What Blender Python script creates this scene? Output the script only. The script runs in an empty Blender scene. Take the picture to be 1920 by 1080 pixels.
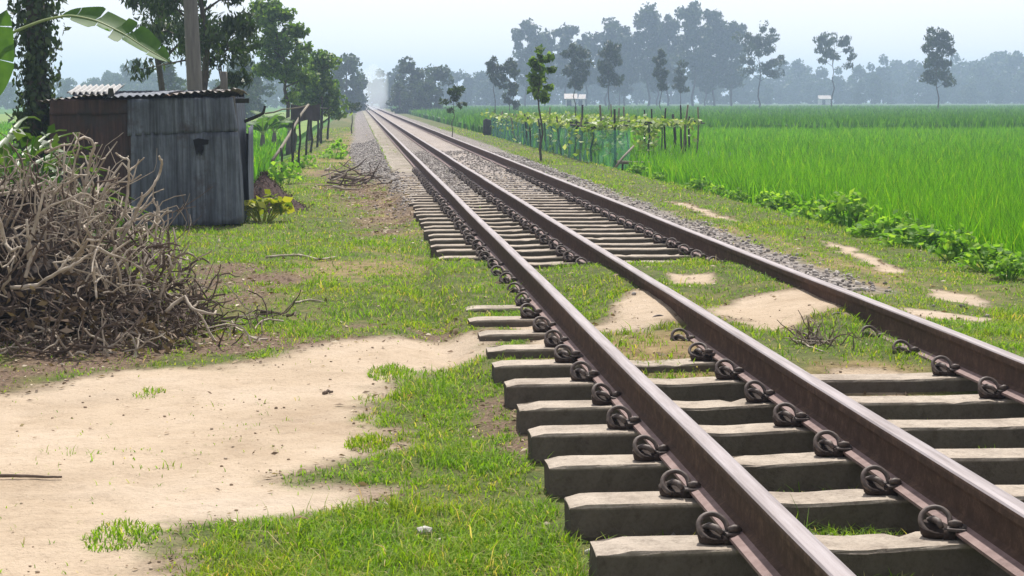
import bpy, math, random
import numpy as np
from mathutils import Vector, Matrix

sc = bpy.context.scene
COL = sc.collection
R = math.radians

# ------------------------------------------------------------------ camera
F, YAW, PIT, ROL, CH = 3242.7, .0887, .1081, -.0012, 1.465
fw = np.array([math.sin(YAW)*math.cos(PIT), math.cos(YAW)*math.cos(PIT), -math.sin(PIT)])
_r = np.array([math.cos(YAW), -math.sin(YAW), 0.0]); _u = np.cross(_r, fw)
rt = _r*math.cos(ROL)+_u*math.sin(ROL); up = -_r*math.sin(ROL)+_u*math.cos(ROL)
cd = bpy.data.cameras.new('camera'); cam = bpy.data.objects.new('camera', cd); COL.objects.link(cam)
m = Matrix(((rt[0], up[0], -fw[0], 0), (rt[1], up[1], -fw[1], 0), (rt[2], up[2], -fw[2], CH), (0, 0, 0, 1)))
cam.matrix_world = m
cd.sensor_width = 36; cd.lens = 36*F/1920; cd.clip_start = .1; cd.clip_end = 6000
sc.camera = cam

# ------------------------------------------------------------------ sky, sun, exposure
SUN_EL, SUN_AZ = 58, 9          # azimuth measured from +Y (down the track) towards +X
w = bpy.data.worlds.new('World'); sc.world = w; w.use_nodes = True
nt = w.node_tree; bg = nt.nodes['Background']
sky = nt.nodes.new('ShaderNodeTexSky'); sky.sky_type = 'NISHITA'; sky.sun_disc = False
sky.sun_elevation = R(SUN_EL); sky.sun_rotation = R(SUN_AZ)
sky.air_density = 1.0; sky.dust_density = 1.2; sky.ozone_density = 1.0; sky.altitude = 0
# thin high overcast: the blue is milky, leaning to lavender
hs = nt.nodes.new('ShaderNodeHueSaturation'); hs.inputs['Saturation'].default_value = .16
mx = nt.nodes.new('ShaderNodeMix'); mx.data_type = 'RGBA'; mx.blend_type = 'MULTIPLY'; mx.inputs[0].default_value = 1; mx.inputs[7].default_value = (1.19, 1.16, 1.20, 1)
nt.links.new(sky.outputs[0], hs.inputs['Color']); nt.links.new(hs.outputs[0], mx.inputs[6]); nt.links.new(mx.outputs[2], bg.inputs[0]); bg.inputs[1].default_value = .112
sd = bpy.data.lights.new('sun', 'SUN'); sd.energy = 4.3; sd.angle = R(.6); sd.color = (1, .95, .875)
so = bpy.data.objects.new('sun', sd); COL.objects.link(so)
sv = Vector((math.sin(R(SUN_AZ))*math.cos(R(SUN_EL)), math.cos(R(SUN_AZ))*math.cos(R(SUN_EL)), math.sin(R(SUN_EL))))
so.rotation_euler = sv.to_track_quat('Z', 'Y').to_euler()
sc.view_settings.view_transform = 'Standard'; sc.view_settings.look = 'None'
sc.view_settings.exposure = .36; sc.view_settings.gamma = 1
sc.cycles.max_bounces = 6; sc.cycles.diffuse_bounces = 3; sc.cycles.transmission_bounces = 3
sc.cycles.transparent_max_bounces = 6; sc.cycles.volume_bounces = 1; sc.cycles.use_denoising = True

# ------------------------------------------------------------------ helpers
rng = np.random.default_rng(7)
rnd = random.Random(11)

def at(px, py, Y):
    """point of the plane Y seen along a sight line of the photograph (1920x1080)"""
    d = fw*F+rt*(px-960)-up*(py-540); t = Y/d[1]
    return np.array([d[0]*t, Y, CH+d[2]*t])
def gnd(px, py, z=0.0):
    d = fw*F+rt*(px-960)-up*(py-540); t = (z-CH)/d[2]
    return np.array([d[0]*t, d[1]*t, z])

def _hash(ix, iy, s):
    h = (ix.astype(np.int64)*374761393+iy.astype(np.int64)*668265263+s*1442695041) & 0x7fffffff
    h = ((h ^ (h >> 13))*1274126177) & 0x7fffffff
    return ((h ^ (h >> 16)) & 0xffff)/65535.0
def vn(x, y, s=0):
    x = np.asarray(x, float); y = np.asarray(y, float)
    ix = np.floor(x); iy = np.floor(y); fx = x-ix; fy = y-iy
    fx = fx*fx*(3-2*fx); fy = fy*fy*(3-2*fy)
    a = _hash(ix, iy, s); b = _hash(ix+1, iy, s); c = _hash(ix, iy+1, s); d = _hash(ix+1, iy+1, s)
    return a*(1-fx)*(1-fy)+b*fx*(1-fy)+c*(1-fx)*fy+d*fx*fy
def fbm(x, y, s=0, o=4):
    t = 0; a = .5; n = 0
    for k in range(o):
        t = t+a*vn(x*2**k, y*2**k, s+k*17); n += a; a *= .5
    return t/n
def ss(a, b, x):
    t = np.clip((np.asarray(x, float)-a)/(b-a), 0, 1); return t*t*(3-2*t)

class MB:
    """collects polygons; build() links them as ONE mesh object"""
    def __init__(s): s.V = []; s.F = []; s.M = []; s.n = 0
    def add(s, V, Fc, mi=0):
        V = np.asarray(V, float).reshape(-1, 3)
        s.V.append(V); s.F += [tuple(int(i)+s.n for i in f) for f in Fc]; s.M += [mi]*len(Fc); s.n += len(V); return s
    def box(s, c, d, rz=0, mi=0, taper=1.0):
        x, y, z = d[0]/2, d[1]/2, d[2]/2
        V = np.array([(-x, -y, -z), (x, -y, -z), (x, y, -z), (-x, y, -z), (-x*taper, -y*taper, z), (x*taper, -y*taper, z), (x*taper, y*taper, z), (-x*taper, y*taper, z)])
        ca, sa = math.cos(rz), math.sin(rz)
        V = np.stack([V[:, 0]*ca-V[:, 1]*sa, V[:, 0]*sa+V[:, 1]*ca, V[:, 2]], 1)+np.array(c)
        return s.add(V, [(0, 3, 2, 1), (4, 5, 6, 7), (0, 1, 5, 4), (1, 2, 6, 5), (2, 3, 7, 6), (3, 0, 4, 7)], mi)
    def tube(s, P, r, k=6, mi=0, cap=True):
        P = np.asarray(P, float); n = len(P)
        r = np.full(n, r) if np.isscalar(r) else np.asarray(r, float)
        T = np.gradient(P, axis=0); T /= (np.linalg.norm(T, axis=1, keepdims=True)+1e-9)
        ref = np.array([0, 0, 1.]) if abs(T[0, 2]) < .9 else np.array([1., 0, 0])
        V = []
        N = np.cross(T[0], ref); N /= np.linalg.norm(N)
        for i in range(n):
            N = N-T[i]*(N@T[i]); N /= np.linalg.norm(N)+1e-9
            B = np.cross(T[i], N)
            for j in range(k):
                a = 2*math.pi*j/k; V.append(P[i]+r[i]*(math.cos(a)*N+math.sin(a)*B))
        Fc = [(i*k+j, i*k+(j+1) % k, (i+1)*k+(j+1) % k, (i+1)*k+j) for i in range(n-1) for j in range(k)]
        if cap: Fc += [tuple(range(k))[::-1], tuple((n-1)*k+j for j in range(k))]
        return s.add(V, Fc, mi)
    def build(s, name, mat, parent=None, smooth=False):
        me = bpy.data.meshes.new(name); me.from_pydata(np.concatenate(s.V).tolist(), [], s.F)
        mats = mat if isinstance(mat, (list, tuple)) else [mat]
        for q in mats: me.materials.append(q)
        if len(mats) > 1: me.polygons.foreach_set('material_index', s.M)
        if smooth: me.polygons.foreach_set('use_smooth', [True]*len(s.F))
        me.update()
        return link(name, me, parent)
def link(name, me, parent=None):
    o = bpy.data.objects.new(name, me); COL.objects.link(o)
    if parent is not None: o.parent = parent
    return o
def mesh_np(name, V, Fc, mat, parent=None, smooth=False, attrs=None, midx=None):
    """fast path: V (n,3), Fc (m,k)"""
    V = np.ascontiguousarray(V, np.float32); Fc = np.ascontiguousarray(Fc, np.int32); k = Fc.shape[1]
    me = bpy.data.meshes.new(name)
    me.vertices.add(len(V)); me.vertices.foreach_set('co', V.ravel())
    me.loops.add(Fc.size); me.loops.foreach_set('vertex_index', Fc.ravel())
    me.polygons.add(len(Fc)); me.polygons.foreach_set('loop_start', np.arange(0, Fc.size, k, dtype=np.int32))
    if smooth: me.polygons.foreach_set('use_smooth', np.ones(len(Fc), bool))
    mats = mat if isinstance(mat, (list, tuple)) else [mat]
    for q in mats: me.materials.append(q)
    if midx is not None: me.polygons.foreach_set('material_index', np.asarray(midx, np.int32))
    for an, arr in (attrs or {}).items():
        a = me.attributes.new(an, 'FLOAT', 'POINT'); a.data.foreach_set('value', np.ascontiguousarray(arr, np.float32))
    me.update(calc_edges=True)
    return link(name, me, parent)
def tag(o, label=None, cat=None, group=None, kind=None):
    if label: o['label'] = label
    if cat: o['category'] = cat
    if group: o['group'] = group
    if kind: o['kind'] = kind
    return o
def thing(name, label, cat, loc=(0, 0, 0), rz=0, group=None):
    o = bpy.data.objects.new(name, None); COL.objects.link(o); o.empty_display_size = .2
    o.location = loc; o.rotation_euler = (0, 0, rz); return tag(o, label, cat, group)
def dup(root, loc, rz=0, scale=1, label=None, group=None):
    kids = list(root.children)
    r = root.copy(); COL.objects.link(r); r.location = loc; r.rotation_euler = (0, 0, rz)
    r.scale = (scale,)*3 if np.isscalar(scale) else scale
    if label: r['label'] = label
    if group: r['group'] = group
    for c in kids:
        d = c.copy(); COL.objects.link(d); d.parent = r
        for g in list(c.children):
            e = g.copy(); COL.objects.link(e); e.parent = d
    return r

# ------------------------------------------------------------------ materials
def new_mat(name):
    mt = bpy.data.materials.new(name); mt.use_nodes = True
    N = mt.node_tree.nodes; L = mt.node_tree.links
    return mt, N, L, N['Principled BSDF'], N['Material Output']
def noise(N, L, scale, detail=4, rough=.6, coord='Object', dist=0, vec=None):
    n = N.new('ShaderNodeTexNoise'); n.inputs['Scale'].default_value = scale; n.inputs['Detail'].default_value = detail
    n.inputs['Roughness'].default_value = rough; n.inputs['Distortion'].default_value = dist
    if vec is None:
        tc = N.new('ShaderNodeTexCoord'); vec = tc.outputs[coord]
    L.new(vec, n.inputs['Vector']); return n.outputs['Fac']
def ramp(N, L, fac, stops):
    r = N.new('ShaderNodeValToRGB'); e = r.color_ramp.elements
    while len(e) < len(stops): e.new(.5)
    for k, (p, c) in enumerate(stops): e[k].position = p; e[k].color = (*c, 1) if len(c) == 3 else c
    L.new(fac, r.inputs[0]); return r.outputs[0]
def mixc(N, L, fac, a, b, mode='MIX'):
    x = N.new('ShaderNodeMix'); x.data_type = 'RGBA'; x.blend_type = mode
    for sock, v in ((x.inputs[0], fac), (x.inputs[6], a), (x.inputs[7], b)):
        if hasattr(v, 'node'): L.new(v, sock)
        elif isinstance(v, (int, float)): sock.default_value = v
        else: sock.default_value = (*v, 1)
    return x.outputs[2]
def math_n(N, L, op, a, b=0.0, clamp=False):
    x = N.new('ShaderNodeMath'); x.operation = op; x.use_clamp = clamp
    for s_, v in ((x.inputs[0], a), (x.inputs[1], b)):
        if hasattr(v, 'node'): L.new(v, s_)
        else: s_.default_value = v
    return x.outputs[0]
def bump(N, L, h, strength, dist, bsdf):
    b = N.new('ShaderNodeBump'); b.inputs['Strength'].default_value = strength; b.inputs['Distance'].default_value = dist
    L.new(h, b.inputs['Height']); L.new(b.outputs[0], bsdf.inputs['Normal'])
def leaf_mat(name, stops, trans=.35, rough=.5, spec=.3, patch=None, tcol=None):
    """foliage: a colour per leaf (each leaf is an island), broad patches, and light through the blade"""
    mt, N, L, P, O = new_mat(name)
    g = N.new('ShaderNodeNewGeometry')
    c = ramp(N, L, g.outputs['Random Per Island'], stops)
    if patch:
        f = noise(N, L, patch[0], 3, .6)
        f = math_n(N, L, 'MULTIPLY', math_n(N, L, 'SUBTRACT', f, .42), 4, True)
        c = mixc(N, L, f, c, mixc(N, L, 1, c, patch[1], 'MULTIPLY'))
    L.new(c, P.inputs['Base Color']); P.inputs['Roughness'].default_value = rough
    P.inputs['Specular IOR Level'].default_value = spec
    t = N.new('ShaderNodeBsdfTranslucent')
    L.new(mixc(N, L, 1, c, tcol or (1.5, 1.6, .5), 'MULTIPLY'), t.inputs[0])
    x = N.new('ShaderNodeMixShader'); x.inputs[0].default_value = trans
    L.new(P.outputs[0], x.inputs[1]); L.new(t.outputs[0], x.inputs[2]); L.new(x.outputs[0], O.inputs[0])
    return mt
def plain_mat(name, stops, scale=8, rough=.85, bs=.3, bd=.01, spec=.3, detail=6, stretch=None, metal=0):
    mt, N, L, P, O = new_mat(name)
    vec = None
    if stretch:
        tc = N.new('ShaderNodeTexCoord'); mp = N.new('ShaderNodeMapping'); mp.inputs['Scale'].default_value = stretch
        L.new(tc.outputs['Object'], mp.inputs[0]); vec = mp.outputs[0]
    f = noise(N, L, scale, detail, .65, vec=vec)
    L.new(ramp(N, L, f, stops), P.inputs['Base Color'])
    P.inputs['Roughness'].default_value = rough; P.inputs['Specular IOR Level'].default_value = spec
    P.inputs['Metallic'].default_value = metal
    if bs: bump(N, L, f, bs, bd, P)
    return mt

GRASS = leaf_mat('grass_blades', [(0, (.08, .175, .012)), (.35, (.16, .31, .020)), (.78, (.25, .39, .035)), (.9, (.27, .36, .07)), (.95, (.42, .38, .19)), (1, (.55, .48, .30))], .42, .6, .2, (1.3, (1.3, 1.02, .85)))
RICE = leaf_mat('rice_blades', [(0, (.065, .18, .006)), (.5, (.13, .315, .010)), (.9, (.20, .40, .016)), (1, (.34, .43, .05))], .45, .5, .2, (.09, (.80, .88, .9)), (1.4, 1.6, .4))
RICE2 = leaf_mat('older_rice_blades', [(0, (.05, .14, .02)), (.5, (.085, .21, .025)), (1, (.14, .27, .035))], .4, .55, .2, (.06, (.85, .9, .9)), (1.35, 1.6, .5))
WEED = leaf_mat('broad_weed_leaves', [(0, (.10, .22, .03)), (.6, (.19, .36, .05)), (1, (.34, .48, .09))], .5, .6, .15)
DARKLEAF = leaf_mat('dark_tree_leaves', [(0, (.022, .048, .02)), (.7, (.045, .08, .03)), (1, (.09, .135, .045))], .3, .45, .4)
SHRUBLEAF = leaf_mat('shrub_leaves', [(0, (.03, .07, .022)), (.6, (.065, .115, .035)), (1, (.13, .19, .06))], .35, .5, .3)
MIDLEAF = leaf_mat('jackfruit_leaves', [(0, (.05, .105, .03)), (.6, (.11, .19, .05)), (1, (.22, .31, .09))], .48, .45, .35)
EUCLEAF = leaf_mat('eucalyptus_leaves', [(0, (.03, .05, .03)), (.6, (.05, .075, .04)), (1, (.08, .10, .055))], .25, .5, .3)
FARLEAF = leaf_mat('far_wood_leaves', [(0, (.03, .055, .03)), (.6, (.05, .08, .04)), (1, (.07, .105, .05))], .25, .6, .2, (.12, (1.3, 1.25, 1.0)))
VINE = leaf_mat('trellis_vine_leaves', [(0, (.10, .18, .04)), (.5, (.20, .29, .07)), (.85, (.33, .40, .14)), (1, (.6, .62, .4))], .35, .5, .3)
YELLOWLEAF = leaf_mat('yellowing_leaves', [(0, (.10, .18, .02)), (.45, (.32, .36, .03)), (1, (.5, .47, .06))], .3, .5, .3)
STRAP = leaf_mat('strap_leaves', [(0, (.03, .07, .022)), (.5, (.07, .13, .04)), (1, (.20, .26, .08))], .35, .4, .4)
LITTER = leaf_mat('dead_leaves', [(0, (.10, .07, .05)), (.4, (.22, .15, .10)), (.8, (.42, .32, .22)), (1, (.62, .54, .42))], .1, .8, .2)
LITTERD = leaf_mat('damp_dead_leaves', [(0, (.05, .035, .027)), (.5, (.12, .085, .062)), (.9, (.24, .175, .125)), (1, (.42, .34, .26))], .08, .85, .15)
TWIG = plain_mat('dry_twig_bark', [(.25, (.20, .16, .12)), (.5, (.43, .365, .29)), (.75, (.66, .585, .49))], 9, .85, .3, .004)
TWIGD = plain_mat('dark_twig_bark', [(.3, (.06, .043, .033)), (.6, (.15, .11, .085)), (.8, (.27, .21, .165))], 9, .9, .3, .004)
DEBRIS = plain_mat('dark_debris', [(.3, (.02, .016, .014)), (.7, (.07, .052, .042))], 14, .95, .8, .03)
BARK = plain_mat('grey_bark', [(.3, (.05, .042, .035)), (.7, (.13, .11, .09))], 6, .9, .5, .02, stretch=(3, 3, .6))
PALEBARK = plain_mat('pale_bark', [(.3, (.10, .095, .085)), (.7, (.22, .20, .18))], 4, .9, .4, .02, stretch=(3, 3, .6))
BAMBOO = plain_mat('weathered_bamboo', [(.3, (.10, .085, .06)), (.7, (.26, .22, .16))], 7, .7, .2, .004, stretch=(2, 2, .6))
DARKPOST = plain_mat('dark_wet_post', [(.3, (.02, .022, .018)), (.7, (.055, .055, .042))], 7, .8, .2, .004)
POLEC = plain_mat('concrete_pole', [(.3, (.13, .125, .12)), (.7, (.24, .225, .21))], 5, .9, .3, .01, stretch=(4, 4, .5))
STRAW = plain_mat('brown_straw_heap', [(.3, (.03, .016, .013)), (.6, (.075, .04, .032)), (.85, (.17, .10, .08))], 16, .95, .9, .04)
CLOTH = plain_mat('dark_plum_cloth', [(.3, (.05, .042, .05)), (.7, (.10, .085, .095))], 3, .9, .3, .02)
CAST = plain_mat('cast_iron_shoulder', [(.3, (.028, .020, .017)), (.6, (.06, .043, .037)), (.8, (.13, .092, .075))], 45, .85, .5, .003, .2)
CLIPM = plain_mat('spring_steel_clip', [(.3, (.06, .046, .041)), (.6, (.15, .115, .10)), (.85, (.28, .22, .19))], 40, .6, .35, .002, .4)
PADM = plain_mat('rail_pad_liner', [(.3, (.06, .05, .05)), (.7, (.14, .11, .10))], 40, .7, .2, .002)
TINWHITE = plain_mat('bright_old_tin', [(.3, (.30, .30, .30)), (.7, (.50, .49, .47))], 8, .5, .1, .003, .4, stretch=(3, 3, .5))
WHITEWALL = plain_mat('whitewashed_wall', [(.3, (.6, .62, .62)), (.7, (.8, .8, .78))], 3, .8, .1, .01)
STONE_W = plain_mat('pale_pebble', [(.3, (.35, .33, .3)), (.7, (.6, .57, .52))], 30, .9, .3, .01)

BLACKHOLE = plain_mat('dark_gap_in_tin', [(.3, (.004, .004, .005)), (.7, (.012, .011, .012))], 8, .95, 0)
def tin_mat(name, stops, rust=None, ramt=.5):
    """weathered galvanised sheet: streaks that run down, blotches, rust"""
    mt, N, L, P, O = new_mat(name)
    tc = N.new('ShaderNodeTexCoord'); mp = N.new('ShaderNodeMapping'); mp.inputs['Scale'].default_value = (7, 7, .7)
    L.new(tc.outputs['Object'], mp.inputs[0])
    f = noise(N, L, 1.6, 7, .7, vec=mp.outputs[0])
    c = ramp(N, L, f, stops)
    m2 = N.new('ShaderNodeMapping'); m2.inputs['Scale'].default_value = (22, 22, .35); L.new(tc.outputs['Object'], m2.inputs[0])
    c = mixc(N, L, .75, c, ramp(N, L, noise(N, L, 1.0, 3, .6, vec=m2.outputs[0]), [(.36, (.25, .25, .27)), (.52, (1, 1, 1))]), 'MULTIPLY')
    c = mixc(N, L, .5, c, ramp(N, L, noise(N, L, 2.2, 5, .7), [(.35, (.45, .45, .47)), (.6, (1.25, 1.25, 1.25))]), 'MULTIPLY')
    if rust:
        g = noise(N, L, 2.6, 6, .7)
        k = math_n(N, L, 'MULTIPLY', math_n(N, L, 'SUBTRACT', g, 1-ramt), 6, True)
        c = mixc(N, L, k, c, rust)
    L.new(c, P.inputs['Base Color']); P.inputs['Roughness'].default_value = .62; P.inputs['Metallic'].default_value = .15
    bump(N, L, f, .25, .01, P)
    return mt
TIN = tin_mat('weathered_grey_tin', [(.25, (.035, .042, .055)), (.5, (.125, .145, .185)), (.75, (.26, .29, .35))], (.055, .045, .047), .45)
RUSTTIN = tin_mat('rusty_tin', [(.25, (.024, .012, .011)), (.5, (.065, .033, .029)), (.75, (.12, .062, .05))], (.035, .03, .034), .5)
ROOFTIN = tin_mat('roof_tin', [(.25, (.10, .09, .085)), (.5, (.26, .245, .23)), (.75, (.46, .44, .42))], (.22, .11, .075), .5)

def concrete_mat():
    mt, N, L, P, O = new_mat('sleeper_concrete')
    oi = N.new('ShaderNodeObjectInfo'); tc = N.new('ShaderNodeTexCoord')
    ad = N.new('ShaderNodeVectorMath'); ad.operation = 'ADD'
    sc_ = N.new('ShaderNodeVectorMath'); sc_.operation = 'SCALE'; sc_.inputs['Scale'].default_value = 40
    cx = N.new('ShaderNodeCombineXYZ'); L.new(oi.outputs['Random'], cx.inputs[0]); L.new(oi.outputs['Random'], cx.inputs[1])
    L.new(cx.outputs[0], sc_.inputs[0]); L.new(tc.outputs['Object'], ad.inputs[0]); L.new(sc_.outputs[0], ad.inputs[1])
    a = noise(N, L, 5, 6, .65, vec=ad.outputs[0]); b = noise(N, L, 70, 4, .7, vec=ad.outputs[0])
    c = ramp(N, L, a, [(.25, (.25, .205, .165)), (.5, (.42, .36, .295)), (.72, (.53, .46, .38))])
    c = mixc(N, L, .5, c, ramp(N, L, b, [(.3, (.5, .48, .47)), (.55, (1, 1, 1))]), 'MULTIPLY')
    d2 = noise(N, L, 16, 6, .75, vec=ad.outputs[0])
    c = mixc(N, L, .6, c, ramp(N, L, d2, [(.30, (.35, .32, .30)), (.46, (1, 1, 1)), (.75, (1.12, 1.1, 1.08))]), 'MULTIPLY')
    # upright faces below the worn top: stain deepened to paint in their shade
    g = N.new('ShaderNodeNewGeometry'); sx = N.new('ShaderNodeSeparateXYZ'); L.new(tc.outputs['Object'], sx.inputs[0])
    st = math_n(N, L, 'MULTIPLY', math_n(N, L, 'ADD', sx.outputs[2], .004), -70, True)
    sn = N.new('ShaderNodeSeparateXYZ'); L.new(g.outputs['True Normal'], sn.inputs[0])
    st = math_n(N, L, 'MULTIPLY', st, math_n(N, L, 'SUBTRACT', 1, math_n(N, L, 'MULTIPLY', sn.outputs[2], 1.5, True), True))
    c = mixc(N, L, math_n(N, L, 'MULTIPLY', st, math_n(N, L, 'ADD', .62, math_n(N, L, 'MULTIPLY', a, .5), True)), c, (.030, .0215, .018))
    L.new(c, P.inputs['Base Color']); P.inputs['Roughness'].default_value = .92; P.inputs['Specular IOR Level'].default_value = .2
    h = math_n(N, L, 'ADD', math_n(N, L, 'MULTIPLY', b, .6), a); bump(N, L, h, .8, .008, P)
    return mt
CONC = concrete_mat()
def rail_mats():
    side, N, L, P, O = new_mat('rail_side_rust')
    a = noise(N, L, 14, 9, .8); b = noise(N, L, 1.2, 3, .6)
    c = ramp(N, L, a, [(.3, (.035, .024, .019)), (.52, (.085, .056, .042)), (.66, (.17, .108, .076)), (.85, (.30, .20, .145))])
    c = mixc(N, L, math_n(N, L, 'MULTIPLY', b, .5), c, (.13, .072, .048))
    L.new(c, P.inputs['Base Color']); P.inputs['Roughness'].default_value = .9; P.inputs['Specular IOR Level'].default_value = .15
    bump(N, L, a, .4, .004, P)
    top, N, L, P, O = new_mat('rail_head_worn')
    tc = N.new('ShaderNodeTexCoord'); mp = N.new('ShaderNodeMapping'); mp.inputs['Scale'].default_value = (30, 1.2, 30); L.new(tc.outputs['Object'], mp.inputs[0])
    a = noise(N, L, 1.5, 5, .65, vec=mp.outputs[0])
    c = ramp(N, L, a, [(.3, (.16, .13, .125)), (.5, (.25, .215, .215)), (.75, (.35, .315, .325))])
    L.new(c, P.inputs['Base Color']); P.inputs['Roughness'].default_value = .55; P.inputs['Metallic'].default_value = .25
    bump(N, L, noise(N, L, 120, 3, .6), .15, .001, P)
    foot, N, L, P, O = new_mat('rail_foot_rust')
    a = noise(N, L, 12, 6, .7)
    c = ramp(N, L, a, [(.3, (.14, .085, .075)), (.55, (.25, .165, .15)), (.8, (.34, .25, .23))])
    L.new(c, P.inputs['Base Color']); P.inputs['Roughness'].default_value = .75
    return side, top, foot
RAILS_M = rail_mats()

def ground_mat():
    mt, N, L, P, O = new_mat('ground_soil_grass_ballast')
    tc = N.new('ShaderNodeTexCoord'); V = tc.outputs['Object']
    def attr(n):
        a = N.new('ShaderNodeAttribute'); a.attribute_name = n; return a.outputs['Fac']
    n1 = noise(N, L, 1.1, 6, .6, vec=V); n2 = noise(N, L, 9, 6, .7, vec=V); n3 = noise(N, L, 60, 4, .7, vec=V); n4 = noise(N, L, .3, 4, .6, vec=V)
    turf = ramp(N, L, n2, [(.25, (.035, .05, .018)), (.48, (.08, .115, .03)), (.62, (.15, .15, .055)), (.8, (.25, .20, .11))])
    turf = mixc(N, L, math_n(N, L, 'MULTIPLY', n1, .35), turf, (.15, .15, .05))
    turf = mixc(N, L, .8, turf, ramp(N, L, n3, [(.3, (.35, .35, .3)), (.5, (1, .98, .95)), (.7, (1.5, 1.4, 1.25))]), 'MULTIPLY')
    dirt = ramp(N, L, n1, [(.3, (.41, .315, .22)), (.5, (.51, .405, .295)), (.7, (.56, .455, .345))])
    dirt = mixc(N, L, .45, dirt, ramp(N, L, n3, [(.25, (.45, .42, .4)), (.5, (1, 1, 1))]), 'MULTIPLY')
    dirt = mixc(N, L, .38, dirt, ramp(N, L, n2, [(.25, (.5, .45, .40)), (.5, (1, 1, 1))]), 'MULTIPLY')
    dirt = mixc(N, L, math_n(N, L, 'MULTIPLY', math_n(N, L, 'SUBTRACT', n4, .5), 3, True), dirt, (.47, .41, .345))
    dry = ramp(N, L, n2, [(.3, (.16, .11, .06)), (.55, (.30, .22, .11)), (.8, (.40, .31, .17))])
    lit = ramp(N, L, n3, [(.3, (.06, .042, .03)), (.55, (.19, .13, .09)), (.8, (.36, .27, .20))])
    vo = N.new('ShaderNodeTexVoronoi'); vo.inputs['Scale'].default_value = 17; L.new(V, vo.inputs['Vector'])
    vs = N.new('ShaderNodeSeparateColor'); L.new(vo.outputs['Color'], vs.inputs[0])
    bal = ramp(N, L, vs.outputs[0], [(0, (.18, .16, .145)), (.5, (.32, .29, .265)), (1, (.50, .46, .43))])
    bal = mixc(N, L, 1, bal, ramp(N, L, vo.outputs['Distance'], [(.25, (1, 1, 1)), (.75, (.5, .47, .45))]), 'MULTIPLY')
    dust = ramp(N, L, n2, [(.3, (.34, .29, .26)), (.6, (.48, .42, .38))])
    pad = ramp(N, L, n4, [(.3, (.05, .14, .016)), (.7, (.085, .19, .022))])
    c = turf
    for nm, col in (('dry', dry), ('litter', lit), ('dirt', dirt), ('ballast', bal), ('dust', dust), ('paddy', pad)):
        c = mixc(N, L, attr(nm), c, col)
    L.new(c, P.inputs['Base Color']); P.inputs['Roughness'].default_value = .95; P.inputs['Specular IOR Level'].default_value = .15
    h = math_n(N, L, 'ADD', math_n(N, L, 'MULTIPLY', n3, .35), n2)
    h = math_n(N, L, 'SUBTRACT', h, math_n(N, L, 'MULTIPLY', attr('ballast'), vo.outputs['Distance']))
    bump(N, L, h, .8, .03, P)
    return mt
GROUND = ground_mat()
CRUMB = leaf_mat('soil_crumbs_earth', [(0, (.20, .15, .105)), (.5, (.34, .26, .185)), (1, (.52, .43, .33))], 0, .95, .1)
STONE = leaf_mat('ballast_stones', [(0, (.17, .15, .135)), (.5, (.34, .305, .28)), (1, (.56, .52, .48))], 0, .95, .15)

# ------------------------------------------------------------------ the lie of the land
XL, XM, XR = 1.159, 1.846, 2.902        # rail centres
TOP = .15                                # top of the sleepers
SX0, SX1 = .678, 3.352                   # sleeper ends
PITCH, Y0 = .6, 5.0                      # sleeper spacing
def poly_mask(X, Y, pts, z=0.0, soft=.10, wob=.12, s=0):
    """1 inside a ground outline, frayed by noise"""
    P = np.array([gnd(x, y, z)[:2] for x, y in pts])
    k = Y*.02+.55
    wx = X+(fbm(X*3, Y*3, 31+s)-.5)*2*wob*k+(fbm(X*13, Y*13, 77+s, 2)-.5)*.7*wob*k; wy = Y+(fbm(X*3, Y*3, 57+s)-.5)*3.2*wob*k*(Y/8)
    inside = np.zeros(X.shape, bool); dmin = np.full(X.shape, 1e9)
    for (x1, y1), (x2, y2) in zip(P, np.roll(P, -1, 0)):
        c = ((y1 > wy) != (y2 > wy)) & (wx < (x2-x1)*(wy-y1)/(y2-y1+1e-12)+x1); inside ^= c
        dx, dy = x2-x1, y2-y1; t = np.clip(((wx-x1)*dx+(wy-y1)*dy)/(dx*dx+dy*dy+1e-12), 0, 1)
        dmin = np.minimum(dmin, np.hypot(wx-x1-t*dx, wy-y1-t*dy))
    sd_ = np.where(inside, dmin, -dmin)
    return ss(-soft, soft, sd_)
DIRT = [
 ([(-300, 742), (0, 740), (120, 722), (300, 696), (440, 700), (520, 680), (620, 650), (760, 640), (905, 640), (935, 655), (890, 688), (800, 708), (715, 735), (650, 765), (705, 800), (725, 835), (600, 858), (520, 884), (580, 905), (720, 925), (680, 952), (540, 965), (420, 965), (320, 978), (310, 1000), (330, 1040), (280, 1110), (-300, 1300)], 0.03, .13, .2),
 ([(1120, 612), (1150, 590), (1230, 572), (1290, 590), (1280, 615), (1190, 632), (1120, 628)], .15, .09, .17),
 ([(1320, 585), (1420, 565), (1560, 562), (1595, 585), (1560, 607), (1480, 622), (1390, 612)], .15, .09, .17),
 ([(1250, 518), (1340, 526), (1345, 540), (1262, 538)], .15, .04, .06),
 ([(1690, 570), (1860, 576), (1850, 592), (1720, 592)], .1, .05, .12),
 ([(1740, 530), (1850, 548), (1850, 566), (1750, 556)], .05, .05, .12),
 ([(960, 602), (1062, 588), (1066, 650), (1010, 652)], .12, .04, .08),
 ([(1540, 448), (1590, 458), (1700, 508), (1660, 508)], .02, .05, .12),
 ([(1240, 374), (1290, 380), (1400, 416), (1350, 408)], .02, .08, .15),
 ([(1560, 695), (1700, 695), (1700, 712), (1570, 712)], .15, .04, .06),
]
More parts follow.
